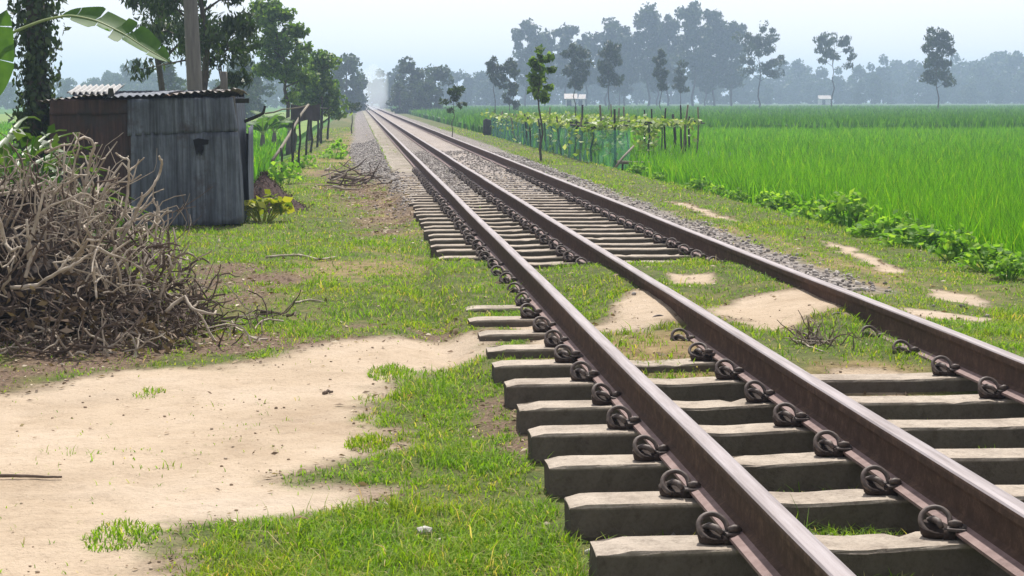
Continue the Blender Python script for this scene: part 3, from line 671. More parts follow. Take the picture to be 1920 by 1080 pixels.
# ------------------------------------------------------------------ brushwood
def crooked(p, d, L, n, wob, r0, r1, b, rg, branch=.5, depth=0, mi=0, k=5):
    P = [np.array(p, float)]; d = np.array(d, float); d /= np.linalg.norm(d)
    for i in range(n):
        d = d+rg.normal(0, wob, 3); d /= np.linalg.norm(d); P.append(P[-1]+d*L/n)
        P[-1][2] = max(P[-1][2], .015)
        if depth < 2 and i > 0 and rg.random() < branch/n*1.8:
            e = d+rg.normal(0, .7, 3); crooked(P[-1], e, L*(1-i/n)*rg.uniform(.5, .9)+.06, max(3, n-i), wob, np.interp(i, [0, n], [r0, r1])*.8, r1*.8, b, rg, branch*.6, depth+1, mi, k)
    b.tube(P, np.linspace(r0, r1, len(P)), k, mi)
def brush():
    rg = np.random.default_rng(5); b = MB()
    cx, cy, rx, ry = -2.25, 10.95, 1.25, 1.15
    def top(x):  # the heap's outline across X at its middle
        return np.interp(x, [-3.6, -2.6, -2.1, -1.64, -1.38, -1.2, -1.08, -.85], [.95, 1.0, 1.02, 1.06, .86, .56, .34, .10])
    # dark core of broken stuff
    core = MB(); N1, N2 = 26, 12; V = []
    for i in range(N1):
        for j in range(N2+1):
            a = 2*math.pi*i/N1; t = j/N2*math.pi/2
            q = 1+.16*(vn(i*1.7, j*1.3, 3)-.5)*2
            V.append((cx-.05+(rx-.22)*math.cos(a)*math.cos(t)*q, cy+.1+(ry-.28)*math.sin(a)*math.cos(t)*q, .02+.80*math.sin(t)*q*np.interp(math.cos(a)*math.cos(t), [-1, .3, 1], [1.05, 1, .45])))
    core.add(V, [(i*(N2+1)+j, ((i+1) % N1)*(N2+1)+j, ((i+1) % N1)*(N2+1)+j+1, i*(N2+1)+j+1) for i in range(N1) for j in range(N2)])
    for t in range(960):
        x = rg.uniform(-3.3, -.98); f = rg.random(); h = top(x)
        y = cy+rg.uniform(-1.05, .8)*(.45+.55*min(1, h))
        dep = max(0, 1-((y-cy)/1.15)**2)**.5
        z = h*dep*rg.uniform(.15, .86)
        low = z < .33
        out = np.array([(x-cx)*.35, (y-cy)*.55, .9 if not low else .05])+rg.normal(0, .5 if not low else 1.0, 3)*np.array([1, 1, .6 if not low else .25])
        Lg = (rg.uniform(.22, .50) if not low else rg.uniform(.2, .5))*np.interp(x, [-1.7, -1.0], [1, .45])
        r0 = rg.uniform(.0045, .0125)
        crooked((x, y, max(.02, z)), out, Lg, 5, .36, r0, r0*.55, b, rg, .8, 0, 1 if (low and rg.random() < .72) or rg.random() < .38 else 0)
    for t in range(300):     # fine straight twigs and snapped ends
        x = rg.uniform(-3.2, -1.02); y = cy+rg.uniform(-1.0, .7); h = top(x)*max(0, 1-((y-cy)/1.15)**2)**.5
        crooked((x, y, h*rg.uniform(.2, .92)+.02), (rg.normal()*.8, rg.normal()*.7, rg.uniform(-.2, 1.0)), rg.uniform(.14, .42), 3, .12, rg.uniform(.002, .0045), .0015, b, rg, .9, 1, 1 if rg.random() < .45 else 0, 4)
    # the flat skirt of broken bits in front and to the right
    for t in range(330):
        x = rg.uniform(-3.0, -.45); y = rg.uniform(9.55, 10.4)-.25*max(0, x+1.2)+.0
        if x > -1.0: y = rg.uniform(9.9, 11.3)
        if x > -.95 and rg.random() < .45: continue
        crooked((x, y, rg.uniform(.02, .12)), (rg.normal(), rg.normal()*.5, rg.uniform(-.05, .35)), rg.uniform(.10, .32), 5, .3, rg.uniform(.005, .012), .004, b, rg, .4, 1, 0 if rg.random() < .5 else 1)
    root = thing('brushwood_heap', 'tangled heap of dry grey brushwood left of the dirt path', 'brushwood')
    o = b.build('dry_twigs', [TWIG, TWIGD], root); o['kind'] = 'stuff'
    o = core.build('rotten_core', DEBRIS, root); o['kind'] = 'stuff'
    # broken leaf chips caught in the heap
    n = 3400; X = rg.uniform(-3.2, -.8, n); Y = rg.uniform(9.6, 11.4, n); Z = rg.random(n)**1.5*.42*np.maximum(.15, np.array([top(x) for x in X]))+.02
    V, Fc = cards(np.stack([X, Y, Z], 1), rg.uniform(.03, .09, n), .4, None, rg)
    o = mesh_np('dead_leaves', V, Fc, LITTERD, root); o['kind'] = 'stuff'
brush()
BR = [  # branches that stand out of the heap, one by one: label, sight points, distance, radius, side shoots
 ('long pale branch reaching right from the heap with a hooked tip', [(215, 470), (245, 420), (265, 375), (287, 350), (300, 325), (304, 305), (298, 292)], 10.5, .011, [[(248, 415), (262, 385), (267, 362)], [(236, 425), (262, 400), (290, 372)]]),
 ('pale branch bent into a round hook against the rusty tin', [(160, 350), (166, 310), (176, 278), (172, 262), (158, 257), (145, 262), (141, 276)], 10.7, .011, [[(176, 270), (183, 268)]]),
 ('pale twig forked like antlers before the rusty tin', [(235, 400), (240, 345), (242, 318), (240, 300), (222, 292), (217, 287)], 10.6, .009, [[(240, 322), (255, 310), (270, 296)]]),
 ('pale branch lying flat along the heap top, ending in a knob', [(85, 285), (98, 281), (115, 273), (134, 271)], 10.8, .009, [[(96, 281), (94, 268), (97, 262)]]),
 ('thick pale stick rising straight from the middle of the heap', [(48, 520), (60, 480), (52, 440), (50, 410)], 9.9, .011, [[(60, 480), (75, 455)]]),
 ('long smooth branch slanting across the heap face', [(20, 540), (70, 535), (110, 510), (150, 490), (190, 465)], 9.8, .012, [[(110, 510), (130, 480)]]),
 ('curved pale stick arching out over the grass', [(300, 560), (312, 520), (322, 500), (318, 480), (310, 478)], 10.2, .008, []),
 ('bent branch sprawling flat at the right foot of the heap', [(310, 585), (345, 555), (360, 580), (400, 590), (406, 582)], 10.0, .011, [[(360, 580), (372, 566)]]),
 ('pale crooked stick hanging down the front of the heap', [(175, 500), (178, 530), (180, 560)], 9.75, .010, [[(178, 530), (190, 520)]]),
 ('pale forked stick at the left edge of the heap', [(-5, 400), (10, 455), (22, 470), (40, 462)], 9.8, .011, []),
]
for lab, pts, Y, r, sh in BR:
    def curve(pp):
        q = np.array([at(x, y, Y+.05*math.sin(k*1.9)) for k, (x, y) in enumerate(pp)]); t = np.linspace(0, len(q)-1, len(q)*4)
        return np.stack([np.interp(t, range(len(q)), q[:, a]) for a in range(3)], 1)+rng.normal(0, .002, (len(t), 3))
    b = MB(); C = curve(pts); C[0, 2] = max(C[0, 2], .05); b.tube(C, np.linspace(r, r*.6, len(C)), 7)
    for s_ in sh: D = curve(s_); b.tube(D, np.linspace(r*.75, r*.4, len(D)), 6)
    tag(b.build('dry_branch', TWIG, smooth=True), lab, 'branch', 'branches standing out of the brushwood heap')
def lying(name, lab, cat, pts, z, r, mat, group=None):
    b = MB(); q = np.array([gnd(x, y, z) for x, y in pts]); q[:, 2] = height(q[:, 0], q[:, 1])+r*.8+np.abs(rng.normal(0, r*.3, len(q)))
    t = np.linspace(0, len(q)-1, len(q)*4); C = np.stack([np.interp(t, range(len(q)), q[:, a]) for a in range(3)], 1)+rng.normal(0, r*.15, (len(t), 3))
    b.tube(C, np.linspace(r, r*.55, len(C)), 6); return tag(b.build(name, mat, smooth=True), lab, cat, group)
lying('dry_stick', 'thin dark stick lying on the dirt path at the left edge', 'stick', [(-30, 898), (40, 901), (80, 904), (116, 904)], .02, .008, TWIGD)
lying('dry_stick', 'pale curved stick lying in the grass beside a flat pale stone', 'stick', [(812, 1012), (840, 1004), (870, 1002), (905, 1003)], .03, .006, TWIG)
lying('dry_stick', 'short brown stick at the ragged edge of path and grass', 'stick', [(700, 938), (728, 948), (745, 955)], .03, .006, TWIG)
lying('dry_stick', 'long dry stalk on the grass right of the brushwood heap', 'stick', [(500, 505), (560, 500), (600, 512), (630, 507)], .03, .012, TWIG)
lying('dry_stick', 'second dry stalk on the grass, short and bright', 'stick', [(552, 592), (580, 588), (608, 590)], .03, .008, TWIG)
lying('dry_stick', 'small dark chip of wood on the open dirt path', 'stick', [(606, 743), (616, 741), (624, 742)], .02, .010, TWIGD)
lying('dry_stick', 'long pale stick lying below the uprooted tuft between the rails', 'stick', [(1500, 643), (1520, 655), (1545, 664)], .17, .006, TWIG)
st = gnd(797, 1006, .03); b = MB(); v, f = ico(); b.add(v*np.array([.030, .030, .016])*(1+rng.normal(0, .12, (12, 1)))+np.array([st[0], st[1], height(st[0], st[1])+.03]), f)
tag(b.build('flat_stone', STONE_W), 'flat pale stone in the grass at the tip of a curved stick', 'stone')
lf = gnd(566, 1003, .03); b = MB()
b.add(np.array([(-.035, .012, 0), (-.01, .016, .014), (.03, -.012, .004), (-.005, -.012, .012), (-.01, .002, .006)])+np.array([lf[0], lf[1], height(lf[0], lf[1])+.055]), [(0, 4, 1), (1, 4, 2), (2, 4, 3), (3, 4, 0)])
tag(b.build('dead_leaf', LITTER), 'single curled pale leaf standing in the bottom grass', 'leaf')
def tuft(px, py, z, n, r, h, lab, mat=GRASS, name='grass_tuft', cat='grass tuft', group='grass tufts standing on the bare path'):
    q = gnd(px, py, z); a = rng.uniform(0, 6.28, n); rr = r*np.sqrt(rng.random(n)); X = q[0]+rr*np.cos(a); Y = q[1]+rr*np.sin(a)*1.6
    o = blades(name, X, Y, height(X, Y)-.003, h*(.4+.6*rng.random(n))*(1-.5*rr/r), np.full(n, .006), rng.uniform(.3, 1.3, n), mat, lab, cat)
    del o['kind']; o['group'] = group; return o
tuft(735, 708, .03, 420, .13, .07, 'round grass tuft on the path farthest from the camera')
tuft(690, 830, .03, 420, .10, .06, 'grass tuft on the path halfway down its grassy edge')
tuft(228, 1006, .02, 420, .13, .05, 'yellowish grass tuft on bare earth near the bottom left')
tuft(280, 742, .02, 90, .08, .05, 'thin withered tuft on the path below the brushwood')
ut = thing('uprooted_tuft', 'dry uprooted tuft of roots between the middle and right rails', 'dead tuft'); b = MB(); q = gnd(1530, 645, .17); rg = np.random.default_rng(3)
for k in range(46): crooked((q[0]+rg.normal(0, .06), q[1]+rg.normal(0, .10), .175), (rg.normal(), rg.normal()*.6, .8), rg.uniform(.06, .17), 4, .3, .005, .002, b, rg, .2, 1, k % 2)
o = b.build('dry_roots', [TWIGD, TWIG], ut); o['kind'] = 'stuff'
b = MB(); b.add(v*np.array([.05, .07, .03])*(1+rng.normal(0, .12, (12, 1)))+np.array([q[0], q[1], .185]), f); b.build('root_ball', DEBRIS, ut)
def branch_heap():
    root = thing('branch_heap', 'low heap of cut dry branches beside the ballast left of the rails', 'branches'); rg = np.random.default_rng(8)
    for k in range(30):
        b = MB(); a = gnd(rg.uniform(600, 715), rg.uniform(330, 352), .05)
        crooked((a[0], a[1], .06+rg.random()*.16), (rg.normal(0, 1)+.4, rg.normal(0, .7), rg.uniform(-.15, .16)), rg.uniform(.3, .85), 6, .14, rg.uniform(.012, .03), .006, b, rg, .7, 1)
        b.build('branch', TWIGD if rg.random() < .7 else TWIG, root, smooth=True)
branch_heap()

# ------------------------------------------------------------------ tin shed
def corrugated(b, A, B, C, D, period, amp, nz=14, top_rag=0, bot_rag=0, seed=0, mi=0, thick=.003, warp=.012):
    """sheet between bottom A->B and top D->C; ribs run bottom to top"""
    A, B, C, D = map(np.array, (A, B, C, D)); Wd = np.linalg.norm(B-A); nu = max(8, int(Wd/period*6))
    nrm = np.cross(B-A, D-A); nrm /= np.linalg.norm(nrm); rg = np.random.default_rng(seed)
    U = np.linspace(0, 1, nu+1); Vv = np.linspace(0, 1, nz+1); rows = []
    rt_ = top_rag*(vn(U*Wd/period*.9, U*0, seed)-.5)*2; rb_ = bot_rag*(vn(U*Wd/period*.7, U*0+3, seed)-.5)*2
    for v in Vv:
        vv = v+rt_*ss(.8, 1, v)+rb_*(1-ss(0, .2, v))
        p = A[None]+(B-A)[None]*U[:, None]; t = D[None]+(C-D)[None]*U[:, None]; q = p+(t-p)*vv[:, None]
        q = q+nrm*(amp*np.sin(U*Wd/period*2*math.pi)+warp*(fbm(U*Wd*1.8, v*2+U*0, seed+3)-.5)*2)[:, None]; rows.append(q)
    P = np.array(rows); n = nu+1; V1 = P.reshape(-1, 3); V2 = V1-nrm*thick; k = len(V1)
    Fc = [(i*n+j, i*n+j+1, (i+1)*n+j+1, (i+1)*n+j) for i in range(nz) for j in range(nu)]
    Fb = [tuple(x+k for x in f[::-1]) for f in Fc]
    ed = [(j, k+j, k+j+1, j+1) for j in range(nu)]+[(nz*n+j+1, k+nz*n+j+1, k+nz*n+j, nz*n+j) for j in range(nu)]
    ed += [((i+1)*n, k+(i+1)*n, k+i*n, i*n) for i in range(nz)]+[(i*n+nu, k+i*n+nu, k+(i+1)*n+nu, (i+1)*n+nu) for i in range(nz)]
    b.add(np.concatenate([V1, V2]), Fc+Fb+ed, mi)
def shed():
    YS = 20.6; bk = 2.0
    P = lambda x, y, d=0.0: at(x, y, YS)+np.array([0, d, 0])
    root = thing('tin_shed', 'low windowless shed of weathered corrugated tin sheets, rusty on its left', 'shed')
    def inner(): pass
    # sheets of the front
    b = MB(); corrugated(b, P(93, 432), P(250, 430), P(250, 200), P(93, 200), .095, .007, 16, 0, .01, 1); b.build('rusty_panel', RUSTTIN, root, smooth=True)
    b = MB(); corrugated(b, P(246, 430, -.03), P(456, 418, -.03), P(446, 247, -.03), P(246, 249, -.03), .11, .014, 16, .006, .012, 2, warp=.02); b.build('lower_panel', TIN, root, smooth=True)
    b = MB(); corrugated(b, P(240, 254, -.045), P(447, 246, -.045), P(437, 182, -.045), P(240, 186, -.045), .11, .013, 10, .01, .02, 5, warp=.015); b.build('upper_panel', TIN, root, smooth=True)
    b = MB(); corrugated(b, P(93, 216, -.022), P(243, 214, -.022), P(243, 186, -.022), P(95, 186, -.022), .12, .006, 6, 0, .05, 6); b.build('top_strip', RUSTTIN, root, smooth=True)
    # side facing the track, leaning a little
    A = P(455, 418); D = P(437, 182)
    b = MB(); corrugated(b, A, A+np.array([-.02, bk, 0]), D+np.array([.0, bk, 0]), D, .10, .006, 14, .01, .01, 7); b.build('side_panel', TIN, root, smooth=True)
    A2 = P(457, 400, .5)+np.array([.03, .05, 0]); D2 = P(452, 240, .5)+np.array([.05, .05, 0])
    b = MB(); corrugated(b, A2, A2+np.array([-.02, 1.3, 0]), D2+np.array([-.02, 1.3, 0]), D2, .10, .006, 10, .02, .01, 8); b.build('side_patch', TIN, root, smooth=True)
    A3 = P(93, 432); b = MB(); corrugated(b, A3+np.array([-.05, bk, 0]), A3, P(93, 186), P(93, 186)+np.array([-.05, bk, 0]), .10, .006, 12, 0, .01, 9); b.build('side_panel', RUSTTIN, root, smooth=True)
    B1 = A3+np.array([-.05, bk, 0]); B2 = A+np.array([-.02, bk, 0])
    b = MB(); corrugated(b, B2, B1, P(93, 186)+np.array([-.05, bk, .1]), D+np.array([.0, bk, .1]), .10, .006, 12, 0, 0, 10); b.build('back_panel', TIN, root, smooth=True)
    # roof: four lapped sheets, highest at the back, the front edge wavy and out of line
    b = MB(); e = [(70, 188, 205, 178), (190, 183, 322, 176), (300, 186, 400, 172), (372, 180, 446, 170)]
    for k, (x1, y1, x2, y2) in enumerate(e):
        tilt = (-.06, .03, .035, -.05)[k]
        a1 = P(x1, y1, -.09-.012*k)+np.array([0, 0, .01*k]); a2 = P(x2, y2, -.09-.012*k)+np.array([0, 0, .01*k])
        rise = np.array([0, bk+.2, tilt])
        s_ = MB(); corrugated(s_, a1, a2, a2+rise, a1+rise, .078, .013, 8, 0, .06, 20+k, warp=.03); s_.build('roof_sheet', ROOFTIN if k != 1 else TIN, root, smooth=True)
    # a bright ridged sheet thrown on the back-left of the roof
    a1 = P(98, 178, 1.0)+np.array([0, 0, .02]); a2 = P(196, 176, 1.0)+np.array([0, 0, .02]); s_ = MB()
    corrugated(s_, a1, a2, a2+np.array([0, .9, .10]), a1+np.array([0, .9, .10]), .072, .022, 6, 0, .02, 31); s_.build('spare_roof_sheet', TINWHITE, root, smooth=True)
    # timber
    b = MB(); q = P(455, 189, .25); b.box((q[0]-.25, q[1], q[2]), (.62, .05, .055)); b.build('roof_beam', DARKPOST, root)
    b = MB(); q = P(210, 172, -.1); b.box((q[0], q[1], q[2]-.01), (.075, .08, .10), .3, taper=.6); b.build('weight_block', DARKPOST, root)
    # near-black plate on the lower panel, painting the dark inside a torn hole
    for (pts) in ([(363, 262), (372, 259), (392, 262), (391, 270), (380, 272), (383, 276), (379, 291), (373, 284), (370, 293)],):
        b = MB(); n = len(pts); fr = [P(x, y, -.066) for x, y in pts]; bkp = [P(x, y, -.035) for x, y in pts]
        b.add(fr+bkp, [tuple(range(n)), tuple(range(2*n-1, n-1, -1))]+[(i, n+i, n+(i+1) % n, (i+1) % n) for i in range(n)]); b.build('painted_hole', BLACKHOLE, root)
    b = MB(); q = P(456, 330, -.03)   # corner post showing at the front right
    b.tube([P(452, 419, .02), P(436, 180, .02)], [.03, .03], 6); b.build('corner_post', PALEBARK, root)
shed()
def arm():
    root = thing('bamboo_prop', 'crooked dark pole poking out from the shed side', 'pole'); b = MB()
    b.tube([at(458, 228, 22.2), at(478, 220, 22.2), at(494, 212, 22.2), at(497, 198, 22.2)], [.025, .024, .02, .016], 6); b.build('bent_pole', DARKPOST, root)
    b = MB(); b.tube([at(464, 250, 22.2)*np.array([1, 1, 1]), np.array([at(464, 250, 22.2)[0], 22.2, -.02])], .02, 6); b.build('stake', DARKPOST, root)
arm()
# heap of brown straw and dung, and a yellowing plant, at the shed's right
def straw():
    root = thing('straw_heap', 'dark reddish brown heap of rotten straw beside the shed', 'heap'); b = MB(); V = []
    N1, N2 = 40, 14
    c1 = gnd(512, 392, 0)
    for i in range(N1):
        for j in range(N2+1):
            a = 2*math.pi*i/N1; rr = j/N2; q = 1+.25*(vn(i*.6, j*.2, 4)-.5)
            x = c1[0]+(.62 if math.cos(a) > 0 else .30)*math.cos(a)*rr*q-.10; y = c1[1]+1.0*math.sin(a)*rr*q+.1
            z = .48*(1-rr**1.7)*np.interp(x-c1[0], [-.4, -.1, .15, .45], [1.15, 1.0, .62, .25])+.05*(vn(x*9, y*5, 8)-.5)*(1-rr)-.02
            V.append((x, y, z))
    b.add(V, [(i*(N2+1)+j, i*(N2+1)+j+1, ((i+1) % N1)*(N2+1)+j+1, ((i+1) % N1)*(N2+1)+j) for i in range(N1) for j in range(N2)])
    b.build('mound', STRAW, root, smooth=True)
    rg = np.random.default_rng(2); V = np.array(V); C = V[rg.integers(0, len(V), 900)]+rg.normal(0, .02, (900, 3)); C[:, 2] = np.maximum(C[:, 2], 0)+.012
    VV, Fc = cards(C, rg.uniform(.05, .14, 900), .10, None, rg); o = mesh_np('straw', VV, Fc, STRAW, root); o['kind'] = 'stuff'
straw()
def broad_plant(name, seed, n, r, h, s0, s1, mat, droop=.3):
    """bushy low plant: short stems and broad pointed leaves facing up"""
    rg = np.random.default_rng(seed); root = thing(name, 'x', 'plant'); b = MB(); Cs = []
    for k in range(max(4, n//9)):
        a = rg.uniform(0, 6.28); rr = r*math.sqrt(rg.random()); t = np.array([rr*math.cos(a), rr*math.sin(a), h*(1-.55*(rr/r)**2)*rg.uniform(.6, 1.05)])
        b.tube([(t[0]*.3, t[1]*.3, -.02), (t[0]*.7, t[1]*.7, t[2]*.6), t], [.008, .006, .003], 4)
        for q in range(9): Cs.append(t+rg.normal(0, .32*r/2.2, 3)*np.array([1, 1, .7]))
    b.build('stems', WEED if mat is not YELLOWLEAF else YELLOWLEAF, root)
    C = np.array(Cs); C[:, 2] = np.maximum(C[:, 2], .02); V, Fc = cards(C, rg.uniform(s0, s1, len(C)), .72, np.tile([0, 0, 1.], (len(C), 1)), rg, .3, droop)
    mesh_np('leaves', V, Fc, mat, root); return root
yp = broad_plant('yellowing_plant', 4, 130, .24, .34, .08, .16, YELLOWLEAF); q = gnd(492, 416, 0); yp.location = (q[0], q[1]+.05, 0); yp.scale = (1.25, 1, .95)
tag(yp, 'yellow green creeping plant at the right foot of the shed', 'plant')
wp = [broad_plant('leafy_weed', 20+k, 260, .28, .30, .045, .11, WEED, .1) for k in range(4)]
spots = [(1385, 372, .8), (1440, 385, .9), (1470, 388, 1.0), (1500, 398, 1.1), (1530, 408, 1.15), (1560, 414, 1.2), (1590, 424, 1.2), (1622, 436, 1.15), (1655, 446, 1.0), (1690, 452, .95), (1722, 462, .95), (1752, 470, 1.0), (1640, 420, .9), (1570, 400, .9), (1790, 492, 1.0), (1825, 502, .9), (1858, 512, .8), (1195, 320, .8), (1235, 334, .7), (1270, 342, .7), (1310, 356, .75), (1345, 362, .7), (1890, 530, .8)]
spots = [q for k, q in enumerate(spots) if k % 4 != 3 or k < 4]
for k, (px, py, s) in enumerate(spots):
    s *= rnd.uniform(.62, 1.08)
    q = gnd(px, py+6, -.05); x = q[0]; lb = 'leafy bright weed along the field edge, in the clump beside the tall rice' if px > 1420 else 'small leafy weed at the field edge below the vegetable trellis'
    if px > 1780: lb = 'low leafy weed at the field edge by the right border'
    o = wp[k] if k < 4 else dup(wp[k % 4], (0, 0, 0))
    o.location = (x, q[1], float(height(np.array([x]), np.array([q[1]]))[0])); o.rotation_euler = (0, 0, rnd.uniform(0, 6)); o.scale = (s*rnd.uniform(1.0, 1.35), s*rnd.uniform(1.0, 1.5), s*rnd.uniform(.75, 1.25))
    tag(o, lb, 'plant', 'leafy weeds along the rice field edge')

# ------------------------------------------------------------------ trees
def tree_parts(root, seed, h, trunk_r, first, crown, leaf_n, leaf_s, mat, bark, lean=(0, 0), limbs=9, asp=.5, droop=.3, cl_r=.8, limb_r=.4, shell=.5, trunk_name='trunk'):
    """crown: function t in 0..1 (first branch to top) -> radius"""
    rg = np.random.default_rng(seed); b = MB(); n = 9
    T = np.array([(lean[0]*h*(k/n)**1.5+rg.normal(0, .012*h)*(k > 0), lean[1]*h*(k/n)+rg.normal(0, .012*h)*(k > 0), h*.93*k/n) for k in range(n+1)])
    T[0, 2] = -.1
    b.tube(T, trunk_r*(1-np.linspace(0, .85, n+1)), 7)
    Cl = []
    for k in range(limbs):
        t = (k+rg.random())/limbs; z = first+(h*.9-first)*t; base = np.array([np.interp(z, T[:, 2], T[:, a]) for a in range(3)])
        a = k*2.4+rg.normal(0, .5); L = crown(t)*rg.uniform(.7, 1.1); rise = rg.uniform(.25, .7)*L
        mid = base+np.array([math.cos(a)*L*.5, math.sin(a)*L*.5, rise*.7]); tip = base+np.array([math.cos(a)*L, math.sin(a)*L, rise])
        r0 = trunk_r*(1-.75*t)*limb_r; b.tube([base, mid, tip], [r0, r0*.65, r0*.25], 5)
        Cl += [tip, mid*.5+tip*.5]
        for q in range(2):
            e = mid+rg.normal(0, .35*L, 3)+np.array([0, 0, .15*L]); b.tube([mid, e], [r0*.5, r0*.15], 4); Cl.append(e)
    Cl += [T[-1], T[-1]+np.array([0, 0, .05*h])]
    b.build(trunk_name, bark, root, smooth=True)
    Cl = np.array(Cl); wts = rg.uniform(.35, 1.3, len(Cl)); wts /= wts.sum()
    idx = rg.choice(len(Cl), leaf_n, p=wts); D = rg.normal(size=(leaf_n, 3)); D /= np.linalg.norm(D, axis=1, keepdims=True)
    rad = cl_r*(rg.uniform(.55, 1.1, len(Cl)))[idx]*(shell+(1-shell)*rg.random(leaf_n))
    C = Cl[idx]+D*rad[:, None]*np.array([1, 1, .8])
    V, Fc = cards(C, rg.uniform(.6, 1.25, leaf_n)*leaf_s, asp, D*.6+np.array([0, 0, .5]), rg, .25, droop)
    mesh_np('crown', V, Fc, mat, root); return root

# dark tree behind the shed, only its lower half is in the frame
q = at(395, 190, 31); t = thing('shade_tree', 'tall dark leaved tree behind the concrete pole', 'tree', (q[0], 31, -.25))
tree_parts(t, 3, 5.2, .10, 1.75, lambda t: 1.1-.25*t, 7000, .15, DARKLEAF, BARK, (-.03, 0), 17, .36, 1.0, .30)
q = at(290, 60, 33); t = thing('shade_tree', 'dark tree whose boughs hang in at the top left of the pole', 'tree', (q[0], 34, -.25))
tree_parts(t, 9, 5.4, .09, 2.35, lambda t: .75-.2*t, 3600, .15, DARKLEAF, BARK, (.0, 0), 12, .36, 1.0, .36)
q = at(548, 212, 58); t = thing('jackfruit_tree', 'young round tree with sunlit crown top and slanting trunk', 'tree', (q[0], 58, -.2))
tree_parts(t, 4, 4.9, .085, 2.0, lambda t: .98-.3*t, 4800, .19, MIDLEAF, BARK, (-.10, 0), 18, .6, .3, .36)
q = at(606, 225, 64); t = thing('jackfruit_tree', 'shorter bushy tree right of the round one, crown down to the fence', 'tree', (q[0]-.1, 64, -.2))
tree_parts(t, 6, 3.4, .07, .8, lambda t: .85-.4*t, 3400, .2, MIDLEAF, BARK, (.0, 0), 16, .6, .3, .34)
q = at(578, 215, 70); t = thing('jackfruit_tree', 'third bushy tree between and behind the two near the fence', 'tree', (q[0], 71, -.2))
tree_parts(t, 12, 3.0, .07, .9, lambda t: .75-.3*t, 2200, .2, MIDLEAF, BARK, (.0, 0), 12, .6, .3, .36)
q = at(660, 232, 78); t = thing('sapling', 'thin dark sapling with a small tuft, left of the far rails', 'sapling', (q[0], 78, -.05))
tree_parts(t, 8, 1.35, .035, 1.0, lambda t: .32, 260, .12, DARKLEAF, BARK, (0, 0), 5, .5, .3, .16)
# banana plants by the fence
def banana(name, lab, loc, seed, nl, L, trunk_h, lean=.0, group=None, sc_=1):
    rg = np.random.default_rng(seed); root = thing(name, lab, 'banana plant', loc, 0, group)
    b = MB(); b.tube([(0, 0, -.1), (.02, 0, trunk_h*.6), (0.03, 0, trunk_h)], [.10*sc_, .085*sc_, .05*sc_], 9); b.build('stem', PALEBARK, root, smooth=True)
    for k in range(nl):
        a = k*2.4+rg.normal(0, .3); banana_leaf(root, np.array([.03, 0, trunk_h*.97]), a, L*rg.uniform(.75, 1.1), rg.uniform(.9, 1.35), rg, .16*L)
    return root
def banana_leaf(root, base, az, L, el, rg, hw, curve=1.5, mat=None, torn=.16):
    n = 34; P = []; p = np.array(base, float); e = el
    for i in range(n+1):
        P.append(p.copy()); p = p+np.array([math.cos(az)*math.cos(e), math.sin(az)*math.cos(e), math.sin(e)])*L/n; e -= curve/n*(.4+1.2*i/n)
    leaf_from_rib(root, np.array(P), hw, rg, mat, torn)
def leaf_from_rib(root, P, hw, rg, mat=None, torn=.16, stalk=.16, side0=None):
    n = len(P)-1; T = np.gradient(P, axis=0); T /= np.linalg.norm(T, axis=1, keepdims=True)
    Sd = np.cross(T, [0, 0, 1.]); Sd /= np.linalg.norm(Sd, axis=1, keepdims=True)+1e-9
    if side0 is not None: Sd = np.tile(np.array(side0, float), (n+1, 1)); Sd = Sd-T*(Sd*T).sum(1, keepdims=True); Sd /= np.linalg.norm(Sd, axis=1, keepdims=True)
    Nn = np.cross(Sd, T); b = MB(); b.tube(P, np.linspace(.022, .006, n+1)*max(.6, hw/.22), 5, 1)
    s_ = np.linspace(0, 1, n+1); prof = hw*np.clip((s_-stalk)/.16, 0, 1)**.6*np.clip((1.0-s_)/.22, 0, 1)**.6
    for sg in (-1, 1):
        i = int(stalk*n)
        while i < n:                                   # the blade is split into strips by the wind
            j = min(n, i+int(rg.integers(3, 9))); V = []; dz = rg.normal(0, .12)
            for k in range(i, j+1):
                g = .0 if k not in (i, j) else torn*rg.random()
                for f in (0, .5, 1):
                    V.append(P[k]+Sd[k]*sg*prof[k]*f*(1-g*f*.5)+Nn[k]*prof[k]*(.22*f-.5*f*f+dz*f*f)+T[k]*prof[k]*f*(.25+(g if k == i else -g)*.3))
            m_ = j-i; b.add(V, [(a*3+c, a*3+c+1, (a+1)*3+c+1, (a+1)*3+c) for a in range(m_) for c in range(2)]); i = j
    return b.build('leaf', [mat or BANANA, RIB], root, smooth=True)
def banana_mat(name, c1, c2):
    mt, N, L, P, O = new_mat(name); f = noise(N, L, 5, 4, .6); c = ramp(N, L, f, [(.3, c1), (.7, c2)]); L.new(c, P.inputs['Base Color'])
    P.inputs['Roughness'].default_value = .55; P.inputs['Specular IOR Level'].default_value = .25
    t = N.new('ShaderNodeBsdfTranslucent'); L.new(mixc(N, L, 1, c, (1.6, 1.7, .4), 'MULTIPLY'), t.inputs[0]); x = N.new('ShaderNodeMixShader'); x.inputs[0].default_value = .4
    L.new(P.outputs[0], x.inputs[1]); L.new(t.outputs[0], x.inputs[2]); L.new(x.outputs[0], O.inputs[0]); return mt
BANANA = banana_mat('banana_leaf_blade', (.05, .12, .03), (.10, .20, .045)); RIB = plain_mat('banana_leaf_rib', [(.3, (.25, .32, .12)), (.7, (.38, .44, .2))], 5, .5, 0)
for k, (px, py, Y, L) in enumerate([(490, 222, 50, 1.0), (512, 222, 53, 1.1), (540, 224, 56, .9)]):
    q = at(px, py, Y); banana('banana_plant', ['leftmost young banana plant in the row by the left field', 'middle young banana plant in the row by the left field', 'rightmost young banana plant, under the round tree'][k], (q[0], Y, -.25), 40+k, 8, L, .75, group='young banana plants by the left field')
